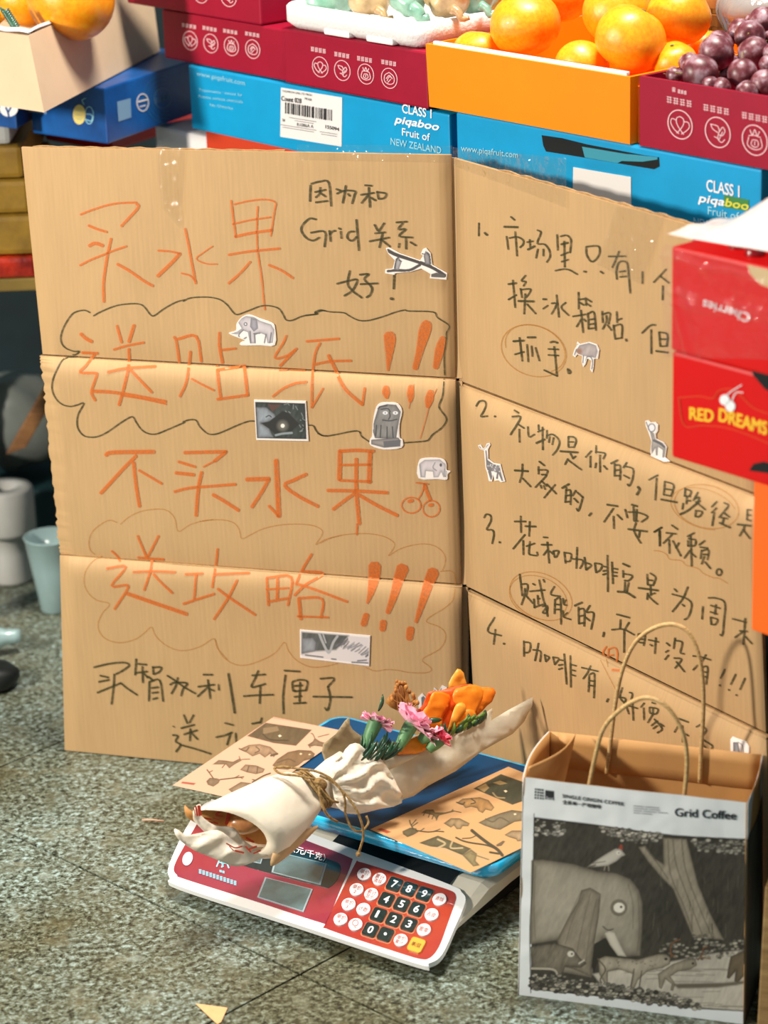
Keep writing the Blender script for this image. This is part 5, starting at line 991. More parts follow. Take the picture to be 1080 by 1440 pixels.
sheet('kraft brown sheet of animal drawings on the right part of the blue pan', (715, 1078), (521, 1166), (662, 1227), .1068, sh_r, (194, 150, 102))
def sh_l(p):
    sheetpaint(p, W0, [('p', '470,140 575,65 835,105 745,195 620,180', (96, 80, 56)), ('q', '560,95 640,85 650,110 560,130', (130, 108, 80)), ('q', '645,138 655,133 664,140 652,146', (240, 226, 196)), ('l', '560,130 600,160 700,165', 2, (70, 60, 44)),
        ('p', '425,215 480,190 540,185 600,200 640,235 620,260 600,240 570,262 540,240 500,255 470,235', (160, 130, 100)), ('l', '425,210 460,225 480,205', 1.6), ('l', '520,200 540,220 515,235', 1.4), ('l', '605,250 640,240', 3),
        ('p', '810,190 840,170 850,150 880,170 930,185 950,205 920,215 890,200 850,195 830,200', (130, 104, 78)), ('l', '850,150 840,130 830,125', 1.4), ('l', '870,145 930,130', 1.2), ('l', '815,190 825,205', 1.6), ('l', '900,205 905,218', 1.6),
        ('p', '275,300 310,275 350,278 390,285 430,265 440,278 400,300 370,322 350,300 310,300', (136, 110, 84)), ('l', '430,268 425,255', 1.2), ('l', '440,272 485,270', 1.2), ('l', '345,300 330,318', 1.4),
        ('p', '430,330 460,300 520,305 570,325 560,345 520,355 470,345', (150, 122, 96)), ('l', '480,310 470,340', 1.6), ('l', '530,312 525,348', 1.6),
        ('p', '240,395 260,375 300,378 320,385 310,405 280,425 250,415', (130, 108, 84)), ('l', '280,378 260,350 245,330', 1.8), ('l', '255,345 275,335', 1.3), ('l', '320,385 380,378 450,370', 1.8), ('l', '400,375 425,362', 1.3), ('l', '430,372 445,380', 1.2),
        ('p', '612,305 640,270 700,230 760,218 830,222 852,240 840,268 790,280 760,305 700,330 640,325', (124, 96, 66)), ('l', '640,290 700,270 740,285', 1.6), ('q', '765,240 772,235 780,240 772,246', (220, 200, 160)), ('q', '815,243 822,240 828,244 820,248', (220, 200, 160)),
        ('p', '365,440 435,398 520,408 545,420 440,460 390,462', (140, 116, 90)), ('l', '500,400 560,365 600,350', 2.2), ('l', '500,385 520,390', 1.6),
        ('q', '105,396 182,405 170,416 98,406', (160, 80, 66)), ('q', '600,32 780,62 778,66 598,37', (190, 140, 116))], (92, 74, 54), (140, 112, 84))
sheet('pale pink-brown sheet of animal drawings, left, sticking out over the pan edge', (385, 1008), (243, 1104), (352, 1128), .1056, sh_l, (212, 166, 138))

# ============================================================ BOUQUET
A0 = at_floor(290, 1165, .155); A1 = at_floor(710, 1000, .20); BQ = Surf(A0, A1 - A0, _u)
bq = thing('bouquet', 'bouquet of orange lilies and pink carnations wrapped in cream paper, lying on the scale', 'bouquet', at_floor(480, 1130, .104))
M_pap = mat('cream_paper', (244, 228, 204), .6, noise=.05, scale=30, bump=.25, bscale=38, sss=.15); M_pap2 = mat('greyish_paper', (214, 204, 182), .6, rgb2=(198, 186, 160), scale=16, bump=.25, bscale=40)
M_kraft = mat('kraft_newsprint', (206, 150, 84), .6, rgb2=(186, 122, 60), scale=30); M_ked = mat('red_newsprint_ink', (180, 52, 24), .6)
def ring(T, B, k=.85, n=40, wr=.05, seed=0, shift=None):
    a, b_ = BQ.hit([T, B]); C = (a + b_) / 2; p = (a - b_) / 2; w_ = BQ.n * np.linalg.norm(p) * k; o = []
    for i in range(n):
        t = 2 * pi * i / n; f = 1 + wr * (fbm(cos(t) * 2.2 + 9 + seed * .35, sin(t) * 2.2 + 9, 3) * 2 - 1); q = C + (p * cos(t) + w_ * sin(t)) * f
        if shift is not None and sin(t) > 0: q = q + shift * sin(t) ** .8
        o.append(q)
    return o
h_ = BQ.hit([(330, 1170), (374, 1160)]); sh = h_[1] - h_[0]
rg = [ring((278, 1140), (340, 1205), .8, seed=0, shift=sh * .95), ring((306, 1126), (372, 1208), .85, seed=.6, shift=sh * .45), ring((338, 1111), (398, 1197), .85, seed=1.4, shift=sh * .15), ring((375, 1094), (425, 1174), .85, seed=2.2, wr=.08), ring((402, 1086), (442, 1150), .8, seed=3, wr=.16), ring((424, 1090), (454, 1132), .8, seed=3.6, wr=.24),
      ring((440, 1084), (464, 1134), .8, seed=4, wr=.22), ring((458, 1068), (490, 1140), .7, seed=5, wr=.14), ring((478, 1056), (520, 1134), .55, seed=6, wr=.1)]
V, F = loft(rg, caps=(False, False)); obj('paper_wrap', V, F, M_pap, bq, True, solid=.0006)
def patch(name, outline, m, parent, off=0.0, H=.012, D=14., wr=.0, step=6, smooth=3, solid=.0006, tilt=None, label=None, seed=0, fr=.05, facet=0.0, fold=None):
    O = catmull(outline, smooth, True)[:, :2] if smooth else np.asarray(outline, float)
    V, F, d = cdt(O, step); Q = BQ.hit(V); h = off + H * (1 - np.exp(-np.clip(d, 0, None) / D)) + wr * (fbm(V[:, 0] * fr + seed, V[:, 1] * fr * 1.7 + seed, 3) - .5)
    if tilt is not None: h = h + tilt[0] * (V[:, 0] - O[:, 0].mean()) / 50 + tilt[1] * (V[:, 1] - O[:, 1].mean()) / 50
    if fold:
        fx, fy, fk, fa = fold; ag = np.arctan2(V[:, 1] - fy, V[:, 0] - fx) * fk + 2.2 * vnoise(V[:, 0] * .035 + seed, V[:, 1] * .035); rr_ = np.hypot(V[:, 0] - fx, V[:, 1] - fy); h = h + fa * (1 - 2 * np.abs(np.sin(ag))) * np.clip(d / 6, 0, 1) * np.clip(rr_ / 20, 0, 1)
    if facet: h = h + facet * (rng.random(len(h)) - .5) * np.clip(d / 5, 0, 1)
    return obj(name, Q + BQ.n * np.reshape(h, (-1, 1)), F, m, parent, facet < .01, solid=solid, label=label)
patch('newsprint_lining', [(268, 1134), (276, 1142), (290, 1141), (312, 1131), (345, 1137), (372, 1150), (392, 1172), (382, 1190), (345, 1182), (320, 1170), (290, 1162), (270, 1150)], M_kraft, bq, -.018, .002, wr=.01)
strokes('newsprint_text', Surf(BQ.P - BQ.n * .006, BQ.u, BQ.v), parse('w=3:306,1134 314,1138 303,1145 312,1148;w=5:322,1142 318,1158;w=2.4:286,1150 296,1152;288,1155 298,1157;w=1.6:300,1150 308,1153;300,1156 306,1158;w=3:346,1178 356,1184;w=2:340,1172 352,1170'), M_ked, bq, .0012)
V, F = blob(.017, .15, 22, 16, .85, 33); V = V * [1.25, 1, 1] + BQ.hit([(346, 1158)])[0] - BQ.n * .006; obj('wrapped_bread', V, F, mat('glossy_tan', (206, 150, 92), .3, coat=.5, rgb2=(170, 104, 54), scale=50), bq, True)
patch('paper_flap', [(272, 1134), (281, 1131), (280, 1145), (300, 1160), (326, 1163), (338, 1178), (352, 1189), (368, 1191), (350, 1200), (322, 1195), (298, 1180), (274, 1158), (269, 1146)], M_pap, bq, .004, .004, wr=.008, seed=3, step=4, fold=(400, 1130, 14, .0025))
patch('paper_flap', [(240, 1164), (246, 1166), (256, 1173), (276, 1170), (300, 1166), (318, 1176), (336, 1190), (360, 1196), (384, 1186), (386, 1196), (360, 1206), (328, 1217), (300, 1207), (270, 1195), (248, 1181), (241, 1172)], M_pap, bq, .012, .006, wr=.008, seed=7, step=4, fold=(420, 1120, 16, .003))
strokes('newsprint_text', Surf(BQ.P + BQ.n * .026, BQ.u, BQ.v), parse('w=2:318,1186 330,1192 340,1190;330,1196 342,1199;w=2.4:345,1190 352,1198;350,1194 360,1190;w=2:356,1200 366,1196;w=1.4:322,1190 328,1196'), M_ked, bq, .0012)
strokes('newsprint_text', Surf(BQ.P + BQ.n * .009, BQ.u, BQ.v), parse('w=1.3:272,1136 274,1146;275,1134 277,1147;278,1133 280,1147;280,1133 282,1146'), M_ked, bq, .0012)
patch('brown_tail', [(380, 1186), (402, 1172), (436, 1158), (428, 1170), (400, 1196), (373, 1215), (371, 1204)], mat('tan_kraft', (214, 172, 120), .6, noise=.1, scale=30), bq, .022, .006)  # tan corner of brown paper
Z4 = (480, 930, 3.857)
patch('back_sheet', [(476, 1062), (496, 1036), (514, 1013), (520, 1030), (560, 1050), (620, 1035), (680, 1010), (700, 1020), (640, 1085), (520, 1125)], mat('tan_inner_paper', (170, 150, 112), .6, noise=.1, scale=30, bump=.2), bq, -.05, -.008, step=9)
front = patch('front_sheet', z('180,560 210,520 300,505 390,492 450,470 520,430 600,395 690,330 755,280 794,252 798,268 785,318 880,262 1016,190 1008,235 965,325 900,390 740,480 600,590 450,670 370,725 275,757 230,720', *Z4), M_pap2, bq, .012, .006, 30, wr=.008, smooth=0, seed=11, step=7, fold=(430, 1120, 9, .0028))
patch('collar_fold', [(452, 1076), (466, 1060), (480, 1045), (492, 1044), (506, 1057), (515, 1053), (522, 1065), (534, 1083), (545, 1101), (551, 1126), (520, 1134), (488, 1142), (466, 1136), (456, 1118)], M_pap, bq, .028, .012, 12, wr=.012, smooth=2, seed=21, step=3.5, fr=.075, fold=(436, 1112, 8, .0065))
patch('paper_fold', z('180,512 240,502 330,498 380,498 300,540 215,580 195,560', *Z4), M_pap2, bq, .022, .006, wr=.01, smooth=2, seed=5)
# carnations
M_pk = mat('pink_petal', (255, 206, 220), .55, rgb2=(250, 168, 196), scale=60, sss=.2); M_pkd = mat('deep_pink_petal', (244, 124, 146), .55, rgb2=(232, 96, 120), scale=50, sss=.2); M_cal = mat('calyx_green', (104, 150, 96), .5, rgb2=(78, 126, 82), scale=30)
def carnation(base, tip, R, off, m, npet=13, seed=0, spread=(35, 95)):
    rr_ = random.Random(seed); b0_, t0_ = BQ.hit([base, tip]); b0_ = b0_ + BQ.n * off; t0_ = t0_ + BQ.n * (off + .004); ax = t0_ - b0_; L_ = np.linalg.norm(ax); ax /= L_; Rm = R * .00088
    s1 = np.cross(ax, BQ.n); s1 /= np.linalg.norm(s1); s2 = np.cross(ax, s1)
    V, F = tube(catmull([b0_, b0_ + ax * L_ * .4, b0_ + ax * L_ * .85, t0_], 3), [.0055, .0062, .0072, .0082, .009, .0095, .0098, .0095, .009, .008], 12) if L_ else None
    cal = obj('carnation', V, F, M_cal, bq, True)
    for k in range(npet):
        az = 2 * pi * k / npet * 2.4 + rr_.random(); el_ = radians(rr_.uniform(*spread)); dr = ax * cos(el_) + (s1 * cos(az) + s2 * sin(az)) * sin(el_); sd_ = np.cross(dr, ax); sd_ /= np.linalg.norm(sd_); nn = np.cross(sd_, dr); ln = Rm * rr_.uniform(.8, 1.05); P = []
        for j in range(6):
            t = j / 5
            for i in range(9):
                s_ = i / 4 - 1; wd_ = ln * (.14 + .74 * t ** .7); rr2 = t * ln * (1 - .16 * s_ * s_) + (t ** 3) * ln * .05 * sin(s_ * 11 + k)
                P.append(t0_ - ax * .004 + dr * rr2 + sd_ * wd_ * s_ * .8 + nn * (t ** 2 * ln * (.10 * sin(s_ * 8 + k * 2) + .12 * s_ * s_)))
        obj('petal', P, gridF(9, 6), m, cal, True)
carnation((503, 1052), (519, 1010), 25, .018, M_pk, 16, 1, (60, 100)); carnation((545, 1052), (564, 1013), 34, .028, M_pk, 18, 2, (20, 95)); carnation((575, 1040), (588, 1028), 24, .030, M_pk, 10, 3, (10, 100)); carnation((585, 1052), (600, 1034), 20, .034, M_pkd, 10, 4, (20, 100))
# lilies
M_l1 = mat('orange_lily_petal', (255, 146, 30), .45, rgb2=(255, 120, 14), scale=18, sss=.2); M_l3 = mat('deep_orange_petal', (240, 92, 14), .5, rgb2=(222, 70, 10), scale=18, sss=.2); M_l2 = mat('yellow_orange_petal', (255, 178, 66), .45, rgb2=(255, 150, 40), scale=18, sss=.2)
ly = patch('lily', z('600,230 640,225 650,270 600,330 560,370 552,372 575,290', *Z4), M_l2, bq, .012, .004, 8)
for q, m, o_, tl, lab in (('498,172 560,163 610,148 720,124 765,146 838,147 838,190 800,252 740,310 680,330 600,384 500,386 440,334 428,290 470,245', M_l3, -.012, (.004, 0), 'deep orange layer behind the petals'), ('625,150 640,90 668,45 700,66 720,125 700,150', M_l2, -.020, (0, -.004), 'pale upright petal'), ('705,130 770,142 835,148 836,195 800,245 752,290 712,262 700,200', M_l1, -.006, (.008, 0), None), ('603,160 640,142 720,126 765,160 745,240 700,300 650,262 600,215', M_l1, .004, (0, .004), None),  # the first is a deep orange layer closing gaps behind the petals
        ('490,190 520,165 600,182 606,240 565,300 552,372 500,372 455,330 430,292 470,240', M_l1, -.004, (-.01, 0), None), ('556,372 600,305 645,262 700,262 716,306 650,345 590,362', M_l1, .010, (0, .006), None), ('258,497 300,442 370,402 440,398 470,430 400,482 320,500', M_l1, .020, (0, .004), None)):
    o = patch('petal', z(q, *Z4), m, ly, o_, .002, 10, wr=.007, tilt=tl, smooth=2, step=4, solid=.0004, fr=.09)
patch('petal', z('415,268 450,262 452,300 425,300', *Z4), mat('dark_red_petal', (150, 40, 24), .5), ly, -.01, .004, 4, smooth=2)
# greenery
M_gr = mat('dark_foliage', (30, 84, 50), .42, rgb2=(18, 56, 40), scale=60, coat=.2); M_gr2 = mat('light_foliage', (120, 150, 50), .5, rgb2=(70, 112, 40), scale=60)
def blade(a, b_, w_, off, m, parent=bq, bend=.004, name='leaf'):
    P_ = BQ.hit([a, b_]); a3 = P_[0] + BQ.n * off; b3_ = P_[1] + BQ.n * (off + .004); d_ = b3_ - a3; s_ = np.cross(d_, BQ.n); s_ /= np.linalg.norm(s_); V = []
    for j in range(7):
        t = j / 6; ww = w_ * .00088 * sin(pi * min(1, t * .9 + .08)) ** .8; c = a3 + d_ * t + BQ.n * bend * sin(pi * t); V += [c - s_ * ww, c + BQ.n * ww * .4, c + s_ * ww]
    obj(name, V, gridF(3, 7), m, parent, True, solid=.0004)
rg_ = random.Random(5)
for k in range(34):
    t = k / 33; a = (490 + 44 * t + rg_.uniform(-5, 5), 1058 - 2 * t + rg_.uniform(-3, 12)); blade(a, (a[0] + rg_.uniform(2, 26), a[1] - rg_.uniform(12, 30)), rg_.uniform(1.6, 3.4), rg_.uniform(.012, .036), M_gr)
for k in range(14): blade((614 + k * 4.5 + rg_.uniform(-3, 3), 1040 - k * 2.0), (618 + k * 5 + rg_.uniform(-8, 8), 1022 - k * 1.9 + rg_.uniform(-6, 4)), rg_.uniform(2.5, 4.5), rg_.uniform(.004, .016), M_gr if k % 3 else M_gr2)
for k in range(8): blade((634 + k * 4, 1018 - k * 1.5), (642 + k * 4 + rg_.uniform(-6, 6), 1006 - k), 2.2, .020, M_gr2)
blade((590, 1012), (613, 1011), 4, .012, M_gr); blade((532, 1000), (536, 976), 3, .0, M_gr, name='stem_tip')
# dry brown sprig
M_dry = mat('dry_brown', (146, 88, 34), .8, rgb2=(190, 130, 60), scale=60)
sp0 = BQ.hit([(575, 1000)])[0] - BQ.n * .01; dr = None
for k in range(16):
    a = (576 + rg_.uniform(-8, 10), 1000); b_ = (554 + k * 2.6, 986 - 26 * sin(pi * min(1, k / 13)) + rg_.uniform(-4, 6)); P_ = BQ.hit([a, ((a[0] + b_[0]) / 2 + rg_.uniform(-4, 4), (a[1] + b_[1]) / 2), b_]) - BQ.n * rg_.uniform(.0, .02)
    V, F = tube(catmull(P_, 4), np.linspace(.0009, .0005, 9), 5); o = obj('dry_stalk', V, F, M_dry, bq, True)
    V, F = blob(.0026, .4, 8, 6, 1.4, k); obj('dry_bud', V + P_[-1], F, M_dry, o, True)
patch('dry_leaf', [(556, 990), (566, 976), (580, 964), (586, 974), (592, 990), (598, 1004), (574, 1002)], mat('dry_leaf', (176, 122, 52), .8, rgb2=(120, 66, 24), scale=70), bq, -.028, .004, smooth=2)
# twine
M_tw = mat('jute_twine', (172, 138, 84), .85, rgb2=(122, 92, 48), scale=160, bump=.6, bscale=400)
def twine(b_, off, r=.0017):
    P_ = catmull(np.array([(a[0], a[1]) for a in parse(b_, 370, 1040, 5.684)[0]]), 6); o = np.interp(np.linspace(0, 1, len(P_)), np.linspace(0, 1, len(off)), off)
    Q = BQ.hit(P_) + BQ.n * o[:, None]; V, F = tube(Q, r, 8); return obj('twine', V, F, M_tw, bq, True)
twine('290,290 180,268 90,262 62,225 100,205 190,212 300,228 400,280 470,365 530,440 590,540 640,650 662,740 656,820 650,885', [.045, .035, .02, .01, .02, .035, .045, .05, .055, .058, .06, .055, .05, .045, .04], .0016)
twine('330,262 420,310 480,380 505,460 520,560 570,670 640,700 700,640 700,580', [.045, .05, .055, .055, .05, .05, .05, .05, .045], .0016)
twine('320,350 326,450 350,530 400,590 482,628', [.046, .05, .052, .05, .04], .0018); twine('330,360 390,440 440,465 490,475', [.046, .048, .046, .04])
for k, (T, B) in enumerate((((418, 1088), (452, 1137)), ((424, 1087), (456, 1134)), ((430, 1087), (460, 1133)), ((421, 1092), (462, 1130)))):
    rr3 = np.array(ring(T, B, .9, 30, .10, 3.6)); C_k = rr3.mean(0); rr3 = C_k + (rr3 - C_k) * 1.08; V, F = tube(np.vstack([rr3, rr3[:2]]), .0017, 7); obj('twine', V, F, M_tw, bq, True)
P_ = BQ.hit([(370 + 650 / 5.684, 1040 + 885 / 5.684)])[0] + BQ.n * .04; V, F = blob(.0035, .3, 10, 8, 1, 3); obj('twine_knot', V + P_, F, M_tw, bq, True)
V, F = blob(.010, .3, 14, 10, 1, 9); obj('twine_bow', V * [1, .7, 1] + BQ.hit([(438, 1102)])[0] + BQ.n * .022, F, M_tw, bq, True)

# ============================================================ PAPER BAG
gO = at_floor(730, 1399);  
def bagprof(u_, v_):
    a = np.clip(u_ / .2441, 0, 1); b_ = np.clip(v_ / .2875, 0, 1); return .008 * np.sin(np.pi * a) * np.sin(np.pi * b_) + .004 * (fbm(a * 5, b_ * 6, 3) - .5) * np.clip(b_ * 6, 0, 1)
GS = vsurf(gO, -18); GP = vsurf(gO, -18, bagprof); gu = np.array([cos(radians(-18)), sin(radians(-18)), 0]); gb = np.array([-gu[1], gu[0], 0])
gTL, gTR, gBR = GS.hit([(737, 1093), (1049, 1129), (1045, 1432)]); gBL = gO
gBR = gBR * [1, 1, 0]; D_ = gb * .125
bag = thing('paper_bag', 'white paper carrier bag printed with an elephant drawing, standing at the lower right', 'bag', gO)
M_bagp = print_mat('bag_print', .5); M_bagk = mat('kraft_inside', (198, 148, 88), .6, noise=.10, scale=24, stretch=(1, 1, .5), bump=.25, bscale=14); M_bagw = mat('white_bag_paper', (226, 228, 226), .5, noise=.04, scale=20, bump=.1); M_side = mat('bag_side_print', (44, 42, 34), .5, rgb2=(92, 88, 74), scale=10, stretch=(3, 3, .6))
Z5 = (700, 1060, 2.842)
n1, n2 = 330, 320
a, b_ = np.meshgrid(np.linspace(0, 1, n1), np.linspace(0, 1, n2)); sag = .0
Q = (1 - b_)[..., None] * ((1 - a)[..., None] * gBL + a[..., None] * gBR) + b_[..., None] * ((1 - a)[..., None] * gTL + a[..., None] * gTR)
Q = Q.reshape(-1, 3); av = a.ravel(); bv = b_.ravel()
uu_, vv_ = GS.uv(Q); Q = Q + GS.n[None] * bagprof(uu_, vv_)[:, None]
Dv = Q - CAM; zz_ = Dv @ _fwd; X = (540 + F_PX * (Dv @ _r) / zz_).reshape(n2, n1); Y = (720 - F_PX * (Dv @ _u) / zz_).reshape(n2, n1)
pic = Pic(X, Y, (226, 230, 231)); g5 = lambda s_: z(s_, *Z5)
def five(s_, c, **k): pic.poly(g5(s_), c, **k)
ink, mid_, lt = (50, 46, 40), (122, 114, 102), (196, 188, 174)
def e5(x, y, rx, ry, c, al=1.): pic.ell(Z5[0] + x / Z5[2], Z5[1] + y / Z5[2], rx / Z5[2], ry / Z5[2], c, .8, al)
def l5(s_, w_, c, al=1.): pic.line(g5(s_), w_, c, al)
five('145,255 400,285 700,325 1000,342 1100,346 1100,1040 1010,1032 800,1020 400,970 130,942 138,600', (60, 56, 48), edge=(40, 36, 30), ew=2, tex=.45)
rs_ = random.Random(11)
def leaves(poly_, n, c, rx=9, var=.5):
    q = np.array(g5(poly_)); lo_, hi_ = q.min(0), q.max(0); m_ = 0
    for _ in range(n * 4):
        x, y = rs_.uniform(lo_[0], hi_[0]), rs_.uniform(lo_[1], hi_[1]); ins = False
        for i in range(len(q)):
            (x0, y0), (x1, y1) = q[i], q[(i + 1) % len(q)]
            if (y0 > y) != (y1 > y) and x < (x1 - x0) * (y - y0) / (y1 - y0) + x0: ins = not ins
        if not ins: continue
        m_ += 1; f = rs_.uniform(1 - var, 1); sub = (np.abs(X - x) < 9) & (np.abs(Y - y) < 9); jj, ii = np.where(sub)
        if len(jj):
            s0, s1_, s2_, s3 = jj.min(), jj.max() + 1, ii.min(), ii.max() + 1; pp = Pic.__new__(Pic); pp.X = X[s0:s1_, s2_:s3]; pp.Y = Y[s0:s1_, s2_:s3]; pp.C = pic.C[s0:s1_, s2_:s3].copy()
            r_ = rx / Z5[2] * rs_.uniform(.6, 1.2); pp.ell(x, y, r_, r_ * .65, tuple(np.array(c) * f)); pp.line([(t[0], t[1]) for t in ell(x, y, r_, r_ * .65, 0, 0, 300, 8)], .9, (46, 42, 36), .8, 0); pic.C[s0:s1_, s2_:s3] = pp.C
        if m_ >= n: break
five('380,880 560,850 700,830 850,800 1100,770 1100,1035 820,1015 600,960 420,930', (188, 180, 166), tex=.2, soft=3)
for k in range(26):
    y = rs_.uniform(850, 1010); x = rs_.uniform(500, 900); l5('%f,%f %f,%f' % (x, y, x + rs_.uniform(60, 180), y + rs_.uniform(-6, 10)), 1.3, (120, 112, 98), .6)
five('660,335 755,340 775,420 800,520 850,640 905,745 780,735 740,640 700,540 650,490 600,430 560,372 590,368 630,420 662,440', (152, 142, 124), edge=(84, 76, 64), ew=2, tex=.25)
for s_ in ('700,345 715,450 770,600 820,730', '735,345 750,460 800,600 860,740', '680,345 690,480 740,600 780,710', '590,375 640,440 680,500'): l5(s_, 1.3, (80, 72, 60), .8)
leaves('150,262 275,275 265,325 150,330', 44, (206, 200, 186)); leaves('400,288 660,320 640,350 560,362 500,350 430,320', 95, (208, 200, 184)); leaves('760,342 1100,350 1090,400 900,405 800,385', 110, (196, 190, 174)); leaves('640,770 720,735 800,720 850,720 900,745 1100,730 1100,780 900,820 760,830 650,800', 130, (186, 178, 160))
for k in range(40):
    x = rs_.uniform(600, 1060); y = rs_.uniform(430, 700)
    l5('%f,%f %f,%f' % (x, y, x + rs_.uniform(-4, 6), y + rs_.uniform(20, 70)), 1.2, (96, 90, 78) if k % 2 else (40, 36, 30), .6)
five('134,425 180,423 300,440 400,470 470,476 530,500 565,545 579,600 578,700 570,808 505,812 470,770 420,740 395,800 375,895 250,872 238,745 128,762', (158, 150, 134), edge=(88, 80, 68), ew=7, tex=.16)
five('335,545 370,535 412,560 404,650 385,760 372,890 300,860 255,850 236,745 280,660 320,590', (138, 128, 112), edge=(78, 70, 58), ew=3.5, tex=.25)
for s_ in ('345,560 300,660 270,760', '370,560 340,680 310,820', '395,580 370,700 350,840', '335,545 290,640 240,740', '150,450 145,600 150,740', '560,560 565,700 555,800', '520,520 540,600 540,700'): l5(s_, 1.2, (96, 88, 74), .7)
five('385,760 430,735 470,775 500,812 480,830 400,830 385,880 375,850', (44, 40, 34)); five('424,716 445,706 468,712 490,760 516,812 480,808 448,765', (208, 200, 184), edge=(120, 112, 98), ew=1.5)
e5(484, 615, 34, 34, (92, 84, 70), .7); e5(485, 615, 22, 20, (226, 220, 206)); e5(493, 612, 5, 5, (50, 44, 38)); l5('420,690 440,705 462,700', 1.6, (70, 62, 52))
five('352,455 400,420 440,395 470,378 492,380 512,405 495,412 475,430 440,448 400,452', (190, 184, 172), edge=(96, 88, 76), ew=1.5); five('482,378 490,362 498,364 499,386', (150, 66, 46)); e5(482, 396, 9, 8, (220, 214, 200)); e5(484, 396, 3, 3, (50, 44, 38)); l5('430,448 425,466', 1.3, (150, 140, 124)); l5('442,448 444,468', 1.3, (150, 140, 124)); l5('355,455 390,445', 2, (90, 82, 70)); l5('380,438 430,430', 1.2, (96, 88, 76))
five('130,772 160,765 230,757 300,778 330,818 356,838 330,856 270,850 255,890 235,880 225,865 135,862', (116, 108, 94), edge=(60, 54, 46), ew=3, tex=.4); e5(292, 800, 14, 12, (206, 200, 186)); e5(296, 800, 4, 4, ink); l5('135,858 220,862 240,885', 3, (170, 162, 146)); l5('325,838 345,825', 2, lt)
five('402,820 430,808 560,822 640,800 672,800 690,815 688,840 660,856 600,868 560,905 545,940 530,935 540,880 480,860 440,870 440,915 428,920 405,880', (168, 158, 140), edge=(80, 72, 60), ew=2.5, tex=.25)
l5('400,820 430,860 410,900 415,915', 2, (90, 82, 68)); l5('545,860 530,935', 1.6, (80, 72, 60)); l5('575,868 565,940', 1.6, (80, 72, 60)); e5(672, 820, 7, 6, ink); l5('695,812 690,780 700,755 728,742', 1.8, (120, 80, 50)); l5('690,800 712,812', 1.4, (120, 80, 50)); l5('800,825 818,800 820,780 838,770', 1.8, (120, 80, 50)); l5('812,815 850,820', 1.4, (120, 80, 50))
five('640,880 700,840 750,822 790,818 796,845 770,862 720,870 690,890 710,920 700,948 690,945 695,920 670,900 655,940 645,935', (158, 148, 130), edge=(80, 72, 60), ew=2, tex=.25); e5(780, 838, 5, 5, ink)
for k in range(16): e5(rs_.uniform(420, 640), rs_.uniform(825, 850), 3, 2.4, (84, 76, 64), .8)
five('930,810 1000,780 1060,790 1060,860 1000,870 960,915 945,910 950,870 925,900 915,895 920,860', (110, 96, 76), edge=(60, 52, 42), ew=2.5, tex=.3)
five('700,920 900,915 1010,905 1010,915 880,935 720,938', (104, 96, 82), soft=3)
leaves('136,880 260,885 400,915 560,935 700,960 830,1005 820,1022 600,1000 400,972 132,940', 300, (196, 188, 170), 10, .75)
l5('145,255 400,285 700,326 1000,342', 1.4, ink); l5('145,240 140,500 128,700 132,955', 1.2, ink)
# header print: grid mark
for i in range(4):
    for j in range(4): five('%f,%f %f,%f %f,%f %f,%f' % (147 + i * 10, 138 + j * 11 + i * 1, 155 + i * 10, 139 + j * 11 + i, 155 + i * 10, 147 + j * 11 + i, 147 + i * 10, 146 + j * 11 + i), (40, 42, 46), soft=.4)
five('189,144 226,149 226,186 189,181', (40, 42, 46), soft=.4)
bf = obj('front_panel', Q, gridF(n1, n2), M_bagp, bag, True, vcol=pic.C.reshape(-1, 3))
GF = GP
def on_bag(o_off=.0): return GF
text(GF, 'Grid Coffee', (949, 1147), (1035, 1152), (0, -12), M_blk, bag, bold=.7); text(GF, 'SINGLE ORIGIN COFFEE', (791, 1121), (877, 1132.5), (0, -5), M_blk, bag, bold=.35); text(GF, '全系单一产地咖啡', (791, 1129.6), (845, 1136.6), (0, -4.6), M_blk, bag, bold=.35)
M_gink = mat('grey_bag_ink', (110, 114, 118), .6)
for k, s_ in enumerate(('Designed for freshness', 'Coffee brewed daily', 'Our single origin beans selected', 'Grid Coffee')): pass
strokes('small_print', GF, [[(891 + q_, 1133 + 3.2 * k_ + q_ * .08, .9), (891 + q_ + w__, 1133 + 3.2 * k_ + (q_ + w__) * .08, .9)] for k_ in range(4) for q_, w__ in (((0, 14), (16, 20)), ((0, 20), (22, 15)), ((0, 12), (14, 18), (34, 14)), ((0, 10), (12, 14)))[k_]], M_gink, bag, .0006)
text(GF, 'Grid', (768, 1123), (778, 1125), (0, -4), M_white, bag, off=.0012)
# inner front, back, gussets, bottom
def panel(name, bl, br, tr, tl, m, n=(24, 20), bulge=None, solid=.0008, cur=0.0):
    a, b_ = np.meshgrid(np.linspace(0, 1, n[0]), np.linspace(0, 1, n[1])); bl, br, tr, tl = [np.asarray(q) for q in (bl, br, tr, tl)]
    Q = (1 - b_)[..., None] * ((1 - a)[..., None] * bl + a[..., None] * br) + b_[..., None] * ((1 - a)[..., None] * tl + a[..., None] * tr); Q = Q.reshape(-1, 3)
    if bulge is not None: Q = Q + np.asarray(bulge)[None] * (np.sin(np.pi * a.ravel()) * b_.ravel() ** 1.0 * (1 if cur == 0 else 1))[:, None]
    Q = Q + gb[None] * (.003 * (fbm(a.ravel() * 4 + 3, b_.ravel() * 5, 3) - .5))[:, None] * np.sin(np.pi * a.ravel())[:, None]
    return obj(name, Q, gridF(*n), m, bag, True, solid=solid)
ins_ = gb * .0014
a, b_ = np.meshgrid(np.linspace(0, 1, 60), np.linspace(0, 1, 50)); av = a.ravel(); bv = b_.ravel()
